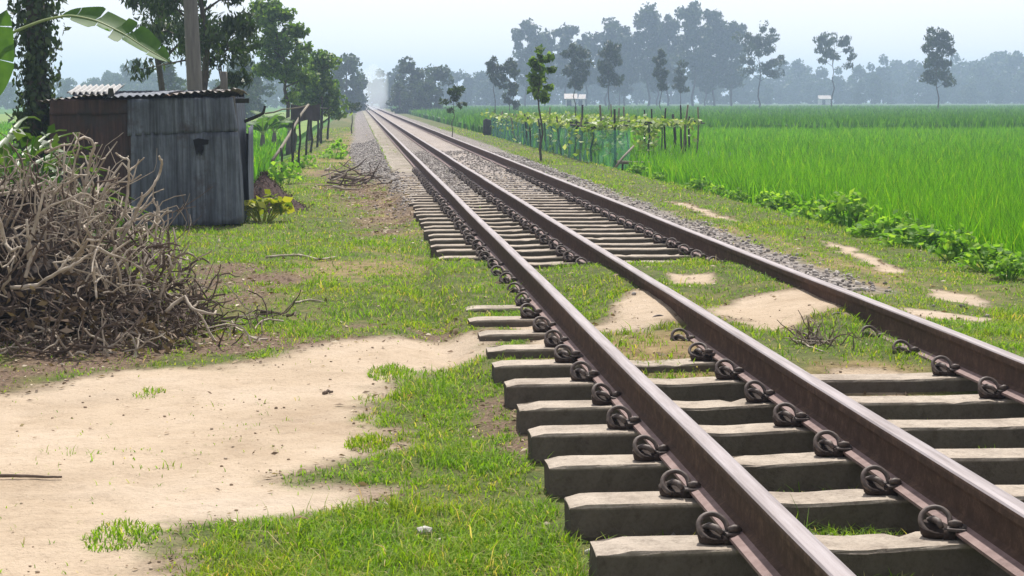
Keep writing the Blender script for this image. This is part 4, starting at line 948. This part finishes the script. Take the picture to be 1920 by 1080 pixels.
# the big banana at the far left: its trunk is out of frame, one long leaf arches in over the sky
bl = at(-60, 200, 19.5)
root = thing('banana_plant', 'large banana plant at the left edge, one long leaf arching over the shed', 'banana plant', (bl[0], 19.5, 0)); rg = np.random.default_rng(77)
b = MB(); b.tube([(0, 0, -.1), (.02, 0, 1.0), (.06, 0, 1.9)], [.13, .11, .07], 10); b.build('stem', PALEBARK, root, smooth=True)
pts = np.array([at(x, y, Y)-np.array(root.location) for x, y, Y in ((-40, 110, 19.5), (20, 62, 19.4), (80, 38, 19.3), (130, 28, 19.2), (180, 38, 19.1), (230, 62, 19.0), (275, 92, 18.9), (318, 116, 18.8))])
tt = np.linspace(0, 7, 49); PP = np.stack([np.interp(tt, range(8), pts[:, a]) for a in range(3)], 1)
for _ in range(4): PP[1:-1] = (PP[:-2]+PP[1:-1]*2+PP[2:])/4
leaf_from_rib(root, PP, .20, rg, torn=.45, stalk=.38, side0=(.1, .8, .55))
pts = np.array([at(x, y, 19.3)-np.array(root.location) for x, y in ((-60, 180), (-52, 100), (-22, 30), (-12, 50), (-8, 120), (-10, 185))])
tt = np.linspace(0, 5, 36); PP = np.stack([np.interp(tt, range(6), pts[:, a]) for a in range(3)], 1)
for _ in range(4): PP[1:-1] = (PP[:-2]+PP[1:-1]*2+PP[2:])/4
leaf_from_rib(root, PP, .2, rg, torn=.2, stalk=.3, side0=(1, .2, .1))
for a, e, l in ((2.6, 1.1, 1.5), (4.0, 1.0, 1.4), (1.6, 1.3, 1.3)): banana_leaf(root, np.array([.05, 0, 1.85]), a, l, e, rg, .2)
# trunk smothered in climbing leaves
q = at(66, 240, 21.5); root = thing('climber_tree', 'dark trunk smothered in climbing leaves left of the shed', 'tree', (q[0], 21.5, 0)); rg = np.random.default_rng(6); b = MB()
b.tube([(-.05, 0, -.1), (0, 0, .8), (.03, .02, 1.6), (.05, 0, 3.4)], [.13, .12, .12, .10], 9); b.build('trunk', BARK, root, smooth=True)
n = 3000; z = rg.uniform(.25, 3.3, n); rr = (.10+.20*rg.random(n)**1.6)*(.8+.5*vn(z*2.5, z*0, 9))*np.interp(z, [.2, .7, 1.2, 3], [.6, .75, 1.05, 1.1]); a = rg.uniform(0, 6.28, n)
C = np.stack([rr*np.cos(a)+.02*z, rr*np.sin(a), z], 1); V, Fc = cards(C, rg.uniform(.05, .13, n), .6, np.stack([np.cos(a), np.sin(a), .3+0*a], 1), rg, .25, .9)
mesh_np('climbing_leaves', V, Fc, DARKLEAF, root)
# strap-leaved plants and shrubs behind the brushwood
def strap_plant(lab, loc, seed, nl, L, hw):
    rg = np.random.default_rng(seed); root = thing('strap_leaf_plant', lab, 'plant', loc, 0, 'strap leaved plants behind the brushwood')
    for k in range(nl):
        a = rg.choice([rg.uniform(.7, 2.3), rg.uniform(4.0, 5.6)]); el = rg.uniform(.95, 1.5); n = 12; p = np.array([rg.normal(0, .06), rg.normal(0, .06), 0.]); P = []; l = L*rg.uniform(.6, 1.1)
        for i in range(n+1):
            P.append(p.copy()); p = p+np.array([math.cos(a)*math.cos(el), math.sin(a)*math.cos(el), math.sin(el)])*l/n; el -= .13*rg.uniform(.5, 1.5)
        P = np.array(P); T = np.gradient(P, axis=0); S = np.cross(T, [0, 0, 1.]); S /= np.linalg.norm(S, axis=1, keepdims=True)+1e-9
        wv = hw*np.clip(np.linspace(0, 1, n+1)/.25, .3, 1)*np.clip((1-np.linspace(0, 1, n+1))/.6, 0, 1); V = np.stack([P-S*wv[:, None]+[0, 0, .3*hw], P, P+S*wv[:, None]+[0, 0, .3*hw]], 1).reshape(-1, 3)
        b = MB(); b.add(V, [(i*3+c, i*3+c+1, (i+1)*3+c+1, (i+1)*3+c) for i in range(n) for c in range(2)]); b.build('leaf', STRAP, root, smooth=True)
for k, (px, py, Y, nl, L, hw, lab) in enumerate([(-12, 330, 15.0, 34, 2.1, .045, 'strap leaved plant at the left edge, tallest of the clump'), (22, 330, 15.6, 26, 1.6, .04, 'strap leaved plant leaning towards the shed corner'), (-50, 330, 14.2, 30, 2.1, .05, 'strap leaved plant half cut off by the left border')]):
    q = at(px, py, Y); strap_plant(lab, (q[0], Y, 0), 60+k, nl, L, hw)
for k, (px, Y, s, lab) in enumerate([(35, 12.9, 2.0, 'green shrub rising just behind the left of the brushwood'), (-20, 12.5, 2.2, 'green shrub at the left border behind the brushwood'), (85, 13.3, 1.7, 'low green shrub between brushwood and shed corner')]):
    q = at(px, 320, Y); o = broad_plant('shrub', 70+k, 420, .36, .62, .025, .06, SHRUBLEAF, .5); o.location = (q[0], Y, .0); o.scale = (s, s, s*.95); tag(o, lab, 'shrub', 'shrubs behind the brushwood')

# ------------------------------------------------------------------ poles, bamboo frame
q = at(370, 300, 26); root = thing('utility_pole', 'plain grey concrete pole standing behind the shed', 'pole', (q[0]+.02, 26, -.3)); b = MB()
b.tube([(0, 0, 0), (-.03, 0, 1.7), (-.10, 0, 4.2), (-.16, 0, 6.5)], [.13, .115, .092, .08], 12); b.build('shaft', POLEC, root, smooth=True)
q = at(420, 160, 24.5); b = MB(); b.tube([(q[0], 24.5, -.2), (q[0], 24.5, at(420, 158, 24.5)[2]), (q[0], 24.5, at(420, 134, 24.5)[2])], [.05, .05, .048], 8)
tag(b.build('wooden_stump_post', PALEBARK, smooth=True), 'short thick wooden post rising behind the shed roof', 'post')
def frame():
    root = thing('bamboo_fence', 'rickety bamboo fence of thin posts along the left field edge', 'fence'); rg = np.random.default_rng(4)
    def pole(nm, p, q, r=.022, mat=DARKPOST):
        p, q = np.array(p), np.array(q); t = np.linspace(0, 1, 6)[:, None]; C = p+(q-p)*t+rg.normal(0, .012, (6, 3)); b = MB(); b.tube(C, np.linspace(r*1.15, r*.85, 6), 6); b.build(nm, mat, root, smooth=True)
    for (px, yt, yb, Y) in ((530, 277, 333, 33), (551, 228, 312, 37.5), (563, 212, 316, 37), (575, 205, 272, 47), (586, 205, 268, 49), (597, 195, 258, 55), (604, 180, 250, 60), (553, 220, 280, 46), (616, 200, 240, 66)):
        a = at(px-3, yb, Y); a[2] = -.22; pole('post', a, at(px+rg.normal(0, 2), yt, Y), .024+.0006*(Y-33))
    pole('diagonal_pole', at(512, 302, 35), at(577, 196, 41), .032, BAMBOO); pole('top_rail', at(497, 213, 41), at(580, 196, 41.5), .018, BAMBOO)
    pole('top_rail', at(575, 200, 46), at(618, 205, 66), .02, DARKPOST)
    b = MB(); A = at(545, 226, 45.6); B = at(600, 226, 45.6); n = 10; V = []
    for sgn in (0, .03):
        for i in range(n+1):
            for j in range(6):
                x = A[0]+(B[0]-A[0])*i/n; z = A[2]+(at(545, 195, 45.6)[2]-A[2])*j/5-(.05*math.sin(i/n*math.pi) if j == 5 else 0)+.02*math.sin(i*1.3)*(j == 0)
                V.append((x, 45.6+sgn+.05*math.sin(i*1.7+j*.5), z))
    k = 6*(n+1); F_ = [(i*6+j, (i+1)*6+j, (i+1)*6+j+1, i*6+j+1) for i in range(n) for j in range(5)]
    b.add(V, F_+[tuple(x+k for x in f[::-1]) for f in F_]); o = b.build('hanging_sack', CLOTH, smooth=True); tag(o, 'dark plum sack cloth hung on the bamboo fence', 'cloth')
frame()
vp = [broad_plant('bean_plant', 90+k, 90, .35, .45, .08, .15, WEED) for k in range(2)]
for k, (px, py, Y) in enumerate([(545, 320, 33.5), (610, 275, 45), (570, 300, 38), (630, 262, 52), (530, 345, 31), (622, 290, 44)]):
    q = at(px, py, Y); o = vp[k] if k < 2 else dup(vp[k % 2], (0, 0, 0)); o.location = (q[0], Y, -.18); o.scale = (.8+.1*k,)*3; tag(o, 'small green plant growing at the foot of the bamboo fence', 'plant', 'plants at the bamboo fence')

# ------------------------------------------------------------------ vegetable trellis on the right
def trellis():
    root = thing('vegetable_trellis', 'low bamboo trellis hung with green net and pale leaved vines', 'trellis'); rg = np.random.default_rng(12)
    X0, X1, YA, YB = 5.45, 9.9, 40.5, 75.0
    edge = lambda y: X0+.35*ss(40, 76, y)*1.0-.0
    zt = lambda x, y: .80+.04*math.sin(y*.7)+.03*math.sin(x*2.1)
    def pole(nm, p, q, r, mat):
        p, q = np.array(p, float), np.array(q, float); t = np.linspace(0, 1, 5)[:, None]; C = p+(q-p)*t+rg.normal(0, .015, (5, 3)); b = MB(); b.tube(C, np.linspace(r*1.1, r*.85, 5), 6); b.build(nm, mat, root, smooth=True)
    y = YA
    while y < YB:
        pole('post', (edge(y)+rg.normal(0, .05), y, -.2), (edge(y)+rg.normal(0, .08), y+rg.normal(0, .1), rg.uniform(.8, 1.05)), rg.uniform(.022, .034), DARKPOST if rg.random() < .6 else BAMBOO); y += rg.uniform(.9, 1.7)
    for x in np.arange(6.3, 9.6, .62):
        for y in (YA+.4+rg.normal(0, .3), YA+9+rg.normal(0, 2), YA+20+rg.normal(0, 3)):
            y = max(y, YA+(x-5.5)*1.75+.3); pole('post', (x, y, -.35), (x+rg.normal(0, .08), y, rg.choice([.85, 1.0, 1.25, 1.35])), rg.uniform(.02, .035), DARKPOST if rg.random() < .6 else BAMBOO)
    for (px, yt, yb, Y, r) in ((1265, 215, 285, 49.5, .045), (1279, 198, 288, 48.5, .028), (1286, 218, 288, 48.2, .03), (1210, 205, 275, 50, .024)):
        a = at(px, yb, Y); c = at(px-2, yt, Y); pole('post', (a[0], Y, -.35), c, r, DARKPOST)
    for (a, c) in (((X0, YA, .82), (9.75, 48.4, .86)), ((X0, YA, .80), (edge(58), 58, .86)), ((edge(57), 57, .84), (edge(75), 75, .78)), ((X0+.1, 46, .85), (9.6, 53, .82)), ((7.4, YA+3, .88), (8, 66, .82)), ((5.5, 52, .82), (9.2, 60, .85)), ((9.7, 48.4, .85), (9.9, 70, .8))):
        pole('top_rail', a, c, .028, DARKPOST)
    # the net: a sheet of fine green mesh, sagging between the posts
    ys_ = np.arange(YA, YB, .22); b = MB(); V = []; nz = 10
    for i, y in enumerate(ys_):
        for j in range(nz+1): V.append((edge(y)-.05+.05*math.sin(y*4.1+j*.4)+.03*math.sin(y*9.7-j), y, -.10+j/nz*(.92+.05*math.sin(y*1.9))-.04))
    for i in range(len(ys_)-1):
        for j in range(nz): b.F.append((i*(nz+1)+j, (i+1)*(nz+1)+j, (i+1)*(nz+1)+j+1, i*(nz+1)+j+1))
    n0 = len(V); xs_ = np.arange(X0-.05, 6.5, .2)
    for i, x in enumerate(xs_):
        for j in range(nz+1): V.append((x, YA+.04*math.sin(x*11+j*.5), -.14+j/nz*.9))
    for i in range(len(xs_)-1):
        for j in range(nz): b.F.append(tuple(n0+t for t in (i*(nz+1)+j, (i+1)*(nz+1)+j, (i+1)*(nz+1)+j+1, i*(nz+1)+j+1)))
    b.V = [np.array(V)]; b.M = [0]*len(b.F); b.build('net', NET, root, smooth=True)
    # vines over the top and hanging down
    n = 3000; X = rg.uniform(5.3, 9.5, n); Y = YA-.2+34.5*rg.random(n)**1.35; X = X+.04*(Y-YA)*0; d = fbm(X*1.1, Y*.45, 61)
    k = (rg.random(n) < .15+.85*ss(.42, .58, d)) & (X < 9.9) & (Y > YA+(X-5.5)*1.75-.6); X, Y = X[k], Y[k]; Z = .83+rg.normal(0, .045, len(X))+.16*ss(.5, .75, d[k])*rg.random(len(X))
    n2 = 800; x2 = rg.uniform(5.4, 9.3, n2); y2 = YA+.3+(x2-5.4)*1.78+rg.normal(0, .35, n2); z2 = .85-rg.random(n2)**2*.75*ss(.4, .6, fbm(x2*2.2, x2*0, 7)); 
    n3 = 300; y3 = rg.uniform(YA, YB, n3); x3 = X0+.35*ss(40, 76, y3)-.1+rg.normal(0, .06, n3); z3 = .85-.95*rg.random(n3)**1.5*ss(.35, .65, fbm(y3*.9, y3*0, 8))
    C = np.stack([np.concatenate([X, x2, x3]), np.concatenate([Y, y2, y3]), np.concatenate([Z, z2, z3])], 1)
    V, Fc = cards(C, rg.uniform(.09, .20, len(C)), .8, np.tile([0, 0, 1.], (len(C), 1)), rg, .2, .2); o = mesh_np('vines', V, Fc, VINE, root); o['kind'] = 'stuff'
def net_mat():
    mt, N, L, P, O = new_mat('green_nylon_net'); f = noise(N, L, 3.0, 5, .65); c = ramp(N, L, f, [(.3, (.03, .15, .11)), (.5, (.09, .31, .23)), (.7, (.28, .52, .44))])
    L.new(c, P.inputs['Base Color']); P.inputs['Roughness'].default_value = .7
    tr = N.new('ShaderNodeBsdfTransparent'); tl = N.new('ShaderNodeBsdfTranslucent'); L.new(c, tl.inputs[0])
    x = N.new('ShaderNodeMixShader'); x.inputs[0].default_value = .5; L.new(P.outputs[0], x.inputs[1]); L.new(tl.outputs[0], x.inputs[2])
    y = N.new('ShaderNodeMixShader'); y.inputs[0].default_value = .46; L.new(tr.outputs[0], y.inputs[1]); L.new(x.outputs[0], y.inputs[2]); L.new(y.outputs[0], O.inputs[0]); return mt
NET = net_mat()
trellis()
q = at(913, 252, 74); b = MB(); b.tube([(q[0], 74, -.1), (q[0]+.02, 74, .35), (q[0]+.01, 74, .62), (q[0]+.02, 74, .68)], [.17, .19, .17, .08], 9)
tag(b.build('dark_sack', DARKPOST, smooth=True), 'upright dark sack at the far end of the vegetable trellis', 'sack')
# bench of bamboo below the trellis, with a pale pole leaning on it
root = thing('bamboo_bench', 'narrow bamboo plank bench at the edge of the rice below the trellis', 'bench'); A, B = at(1160, 304, 38.5), at(1222, 306, 38.5)
b = MB()
for k in range(3): b.tube([A+np.array([0, .09*k, 0]), (A+B)/2+np.array([0, .09*k, -.01]), B+np.array([0, .09*k, 0])], .04, 6)
b.build('plank', BAMBOO, root, smooth=True)
for t in (.12, .35, .8):
    p = A+(B-A)*t; b = MB(); b.tube([(p[0], p[1]+.09, -.2), (p[0]+.02, p[1]+.09, p[2])], .025, 6); b.build('leg', DARKPOST, root)
b = MB(); b.tube([at(1150, 318, 37.6)*np.array([1, 1, 0])+np.array([0, 0, -.06]), at(1168, 295, 38), at(1188, 274, 38.6)], [.03, .028, .024], 7)
tag(b.build('leaning_pole', BAMBOO, smooth=True), 'pale pole leaning across the bamboo bench', 'pole')

# ------------------------------------------------------------------ trees of the fields, grove and tree line
def sized(px, ytop, Y):   # height above the local ground of something whose top stands at sight line (px, ytop)
    return at(px, ytop, Y)[2]+.3
def field_tree(name, lab, px, pyb, ytop, Y, seed, first, cr, nl, ls, mat=EUCLEAF, group='lone trees in the rice fields', cl=.5, limbs=12, droop=.6, tr=.012, shell=.5, asp=.4, lean=(0, 0)):
    q = at(px, pyb, Y); h = sized(px, ytop, Y); t = thing(name, lab, 'tree', (q[0], Y, -.3), 0, group)
    tree_parts(t, seed, h, h*tr, h*first, cr(h), int(nl*1.9), ls*1.1, mat, BARK, lean, limbs, asp, droop, cl*h*.1, .4, shell); return t
lens = lambda w: (lambda h: (lambda t: h*w*(.30+.95*math.sin(math.pi*min(1, .15+.75*t))**.55*(1-.12*t))))
field_tree('sapling', 'slim sapling with sunlit top standing before the vegetable trellis', 1013, 290, 88, 42, 101, .55, lens(.10), 320, .17, MIDLEAF, cl=.42, droop=.3, limbs=9, asp=.6)
field_tree('sapling', 'small sapling with a dark round tuft beside the far rails', 848, 235, 160, 62, 102, .62, lens(.13), 300, .14, DARKLEAF, cl=.7, limbs=6, tr=.009, lean=(.04, 0))
field_tree('field_tree', 'lone upright tree in the far right field, dense dark crown', 1757, 200, 58, 190, 103, .32, lens(.16), 1700, .42, EUCLEAF, cl=.75, limbs=14, tr=.009)
field_tree('field_tree', 'lone airy tree with open umbrella crown right of the grove', 1560, 193, 64, 250, 104, .52, lens(.22), 1100, .5, EUCLEAF, cl=.6, limbs=11, droop=1.2, tr=.010)
field_tree('field_tree', 'twin stemmed tree at the right end of the tall grove', 1422, 195, 68, 250, 105, .38, lens(.25), 1700, .55, EUCLEAF, cl=.8, limbs=14)
field_tree('field_tree', 'slender tree with flat small crown left of the grove', 927, 200, 108, 150, 106, .55, lens(.10), 420, .35, EUCLEAF, cl=.6, limbs=8, tr=.009)
field_tree('field_tree', 'slender tree with a long oval crown behind the trellis', 957, 200, 112, 150, 107, .22, lens(.15), 800, .35, EUCLEAF, cl=.8, limbs=11, tr=.009)
field_tree('field_tree', 'slender tree right of the sunlit sapling before the grove', 1078, 200, 84, 160, 108, .36, lens(.14), 900, .4, EUCLEAF, cl=.8, limbs=11, tr=.009)
field_tree('field_tree', 'slender tree in the middle before the grove', 1141, 200, 80, 165, 109, .40, lens(.13), 850, .4, EUCLEAF, cl=.8, limbs=11, tr=.009)
field_tree('field_tree', 'narrow spindle shaped tree before the grove', 1238, 200, 92, 165, 110, .36, lens(.075), 700, .34, EUCLEAF, cl=.6, limbs=11, droop=.3, tr=.008)
field_tree('field_tree', 'faint slender tree right of the spindle shaped one', 1276, 200, 118, 190, 111, .40, lens(.12), 400, .4, EUCLEAF, cl=.7, limbs=9, tr=.008)
grove = []
def grove_tree(k, px, ytop, Y, w, n):
    q = at(px, 195, Y); h = sized(px, ytop, Y)
    t = thing('grove_tree', 'x', 'tree', (q[0], Y, -.3), rnd.uniform(0, 6), 'tall trees of the hazy grove')
    tree_parts(t, 200+k, h, h*.013, h*.24, lens(w*1.12)(h), int(n*1.5), .95, EUCLEAF, BARK, (rnd.uniform(-.03, .03), 0), 16, .55, .6, h*.085, .4, .35); return t
G = [(985, 40, 340, .12, 'leftmost of the tall grove, standing a little apart'), (1020, 60, 350, .11, 'second from the left in the tall grove'), (1062, 48, 345, .13, 'rounded tree in the left half of the tall grove'), (1100, 66, 355, .13, 'lower tree left of the grove centre'), (1138, 38, 350, .13, 'tree at the grove centre'), (1172, 52, 345, .13, 'lower tree right of the grove centre'), (1215, 12, 345, .13, 'pale tall tree of the grove just left of its highest'), (1252, 30, 350, .12, 'tree wedged between the two highest of the grove'), (1300, 5, 335, .14, 'highest tree of the grove'), (1340, 22, 340, .13, 'tall tree just right of the highest in the grove'), (1372, 45, 338, .12, 'tree at the right shoulder of the grove'), (1232, 70, 360, .14, 'tree deep inside the grove, left of the highest'), (1160, 84, 365, .15, 'tree deep inside the grove centre'), (1322, 80, 360, .14, 'tree deep inside the right of the grove')]
for k, (px, yt, Y, w_, lb) in enumerate(G):
    t = grove_tree(k, px, yt, Y, w_, 2100); t['label'] = lb if 'grove' in lb else lb+' of grove'
# the tree line: six patterns of round or upright wood trees, each copy its own object
def wood_tree(seed, h, w, n, ls):
    rg = np.random.default_rng(seed); V_, F_ = [], []; nb = 26; Cl = []
    for k in range(nb):
        t = rg.random(); z = h*(.12+.82*t); r = w*h*math.sin(math.pi*(.12+.80*t))**.7; a = rg.uniform(0, 6.28); Cl.append((r*math.cos(a)*rg.uniform(.2, 1), r*math.sin(a)*rg.uniform(.2, 1), z))
    Cl = np.array(Cl); idx = rg.integers(0, nb, n); D = rg.normal(size=(n, 3)); D /= np.linalg.norm(D, axis=1, keepdims=True)
    C = Cl[idx]+D*(h*.13*rg.uniform(.6, 1.2, nb)[idx]*(.5+.5*rg.random(n)))[:, None]; C[:, 2] = np.maximum(C[:, 2], .3)
    V, Fc = cards(C, rg.uniform(.6, 1.3, n)*ls, .65, D*.6+np.array([0, 0, .5]), rg, .25, .3)
    b = MB(); b.tube([(0, 0, -.3), (0, 0, h*.5), (0, 0, h*.8)], [h*.025, h*.02, h*.008], 5); tv = np.concatenate(b.V); tf = np.array([f for f in b.F if len(f) == 4])
    return mesh_np('wood_tree', np.concatenate([V, tv]), np.concatenate([Fc, tf+len(V)]), [FARLEAF, BARK], midx=[0]*len(Fc)+[1]*len(tf))
protos = [wood_tree(300+k, 10, w_, 1500, .85) for k, w_ in enumerate((.34, .40, .28, .46, .32, .24))]
def place(px, ytop, Y, lab, grp, k, ws=1.0):
    o = protos[k].copy(); COL.objects.link(o); q = at(px, 190, Y); h = sized(px, ytop, Y); s = h/9.9
    o.location = (q[0], Y, -.3); o.scale = (s*ws*rnd.uniform(.9, 1.15), s*ws*rnd.uniform(.9, 1.15), s); o.rotation_euler = (0, 0, rnd.uniform(0, 6.28)); return tag(o, lab, 'tree', grp)
def line(prof, Y, step, lab, grp, jit=8):
    xs_ = [p[0] for p in prof]; x = xs_[0]
    while x < xs_[-1]:
        yt = np.interp(x, xs_, [p[1] for p in prof])+rnd.gauss(0, jit); Yd = Y*rnd.uniform(.94, 1.08); place(x, min(yt, 182), Yd, lab, grp, rnd.randrange(6)); x += step*rnd.uniform(.6, 1.4)
line([(1390, 135), (1470, 125), (1530, 128), (1580, 138), (1650, 112), (1690, 128), (1740, 130), (1790, 118), (1830, 128), (1870, 105), (1910, 102), (1960, 118)], 520, 19, 'bluish tree of the far wood on the right, beyond the lone field trees', 'trees of the far wood on the right')
line([(1400, 160), (1500, 155), (1650, 150), (1780, 152), (1960, 150)], 480, 26, 'low bluish tree in front of the far wood on the right', 'low trees before the right far wood', 5)
line([(930, 150), (1100, 130), (1250, 125), (1400, 140)], 470, 20, 'bluish tree filling the gaps behind the tall grove', 'trees behind the tall grove', 10)
line([(830, 145), (870, 132), (910, 150), (950, 140)], 420, 16, 'hazy tree between the dark bushy trees and the grove', 'trees left of the grove', 5)
line([(95, 158), (170, 150), (230, 138), (262, 122), (300, 132), (340, 150), (400, 148), (470, 140), (560, 140)], 400, 18, 'bluish tree of the far wood behind the shed on the left', 'trees of the far wood on the left', 5)
line([(-60, 150), (40, 150), (95, 158)], 380, 22, 'bluish tree of the far wood past the left border trees', 'trees of the far wood on the left', 4)
for px, yt, Y, k, lab in ((715, 132, 300, 4, 'upright hazy tree at the right of the smoke'), (772, 114, 205, 1, 'broad dark hazy tree right of where the rails vanish'), (808, 122, 210, 3, 'second broad hazy tree right of the vanishing rails'), (745, 125, 320, 0, 'hazy tree tucked behind the broad dark one'), (788, 150, 195, 3, 'low dark shrub tree at the foot of the broad hazy trees'), (750, 156, 195, 1, 'low dark shrub tree nearest the vanishing rails'),
                          (650, 104, 210, 0, 'tall hazy tree at the left of the vanishing rails'), (676, 145, 230, 2, 'lower hazy tree leaning over the rails from the left'), (625, 120, 230, 4, 'hazy tree behind the bushy trees on the left'), (455, 105, 150, 2, 'hazy tree behind the shed roof right end'), (430, 118, 155, 4, 'hazy tree behind the wooden post'), (480, 120, 160, 0, 'hazy tree left of the round young tree'), (315, 118, 160, 5, 'narrow hazy tree under the banana leaf tip'), (600, 150, 200, 3, 'low hazy tree behind the bamboo fence'), (560, 150, 190, 1, 'low hazy tree behind the young banana plants')):
    place(px, yt, Y, lab, 'hazy trees at the end of the track', k)
for p in protos: bpy.data.objects.remove(p)
# small buildings among the trees
for k, (px, Y, w_, lab) in enumerate([(1070, 300, 1.7, 'white walled farm house with pale tin roof under the grove'), (1092, 335, .8, 'small white hut right of the farm house under the grove'), (1545, 430, 2.6, 'pale tin roofed house before the right far wood')]):
    q = at(px, 190, Y); root = thing('farm_house', lab, 'house', (q[0], Y, -.3), rnd.uniform(-.2, .2), 'small houses among the far trees')
    b = MB(); b.box((0, 0, 1.0), (w_, 2.6, 2.0)); b.build('wall', WHITEWALL, root)
    b = MB(); W2 = w_/2+.3; b.add([(-W2, -1.7, 1.95), (W2, -1.7, 1.95), (W2, 1.7, 1.95), (-W2, 1.7, 1.95), (-W2, 0, 2.9), (W2, 0, 2.9), (-W2, -1.7, 2.02), (W2, -1.7, 2.02), (-W2, 1.7, 2.02), (W2, 1.7, 2.02)], [(6, 7, 5, 4), (9, 8, 4, 5), (0, 1, 7, 6), (2, 3, 8, 9), (0, 3, 2, 1), (0, 6, 4, 8, 3), (1, 2, 9, 5, 7)]); b.build('roof', ROOFTIN, root)
    b = MB(); b.box((-.3, -1.32, .95), (.8, .06, 1.7)); b.build('door', DARKPOST, root)

# ------------------------------------------------------------------ smoke and haze
def vol(name, me_b, dens, col, aniso, lab):
    mt = bpy.data.materials.new(name); mt.use_nodes = True; N = mt.node_tree.nodes; L = mt.node_tree.links; N.remove(N['Principled BSDF'])
    v = N.new('ShaderNodeVolumePrincipled'); v.inputs['Density'].default_value = dens; v.inputs['Color'].default_value = (*col, 1); v.inputs['Anisotropy'].default_value = aniso
    L.new(v.outputs[0], N['Material Output'].inputs['Volume']); o = me_b.build(name, mt); return tag(o, lab, name, kind='stuff')
HAZE_D = .00115
b = MB(); b.box((200, 700, 14.5), (2260, 1560, 33)); hz = vol('haze', b, HAZE_D, (.58, .74, 1.0), .33, 'pale blue haze lying over the fields')

b = MB(); v, f = ico(); q = at(702, 190, 240); b.add(v*np.array([2.6, 14, 4.6])+np.array([q[0], 250, 2.8]), f)
vol('smoke', b, .04, (.86, .93, 1.0), .3, 'thin white smoke drifting over the far end of the rails')
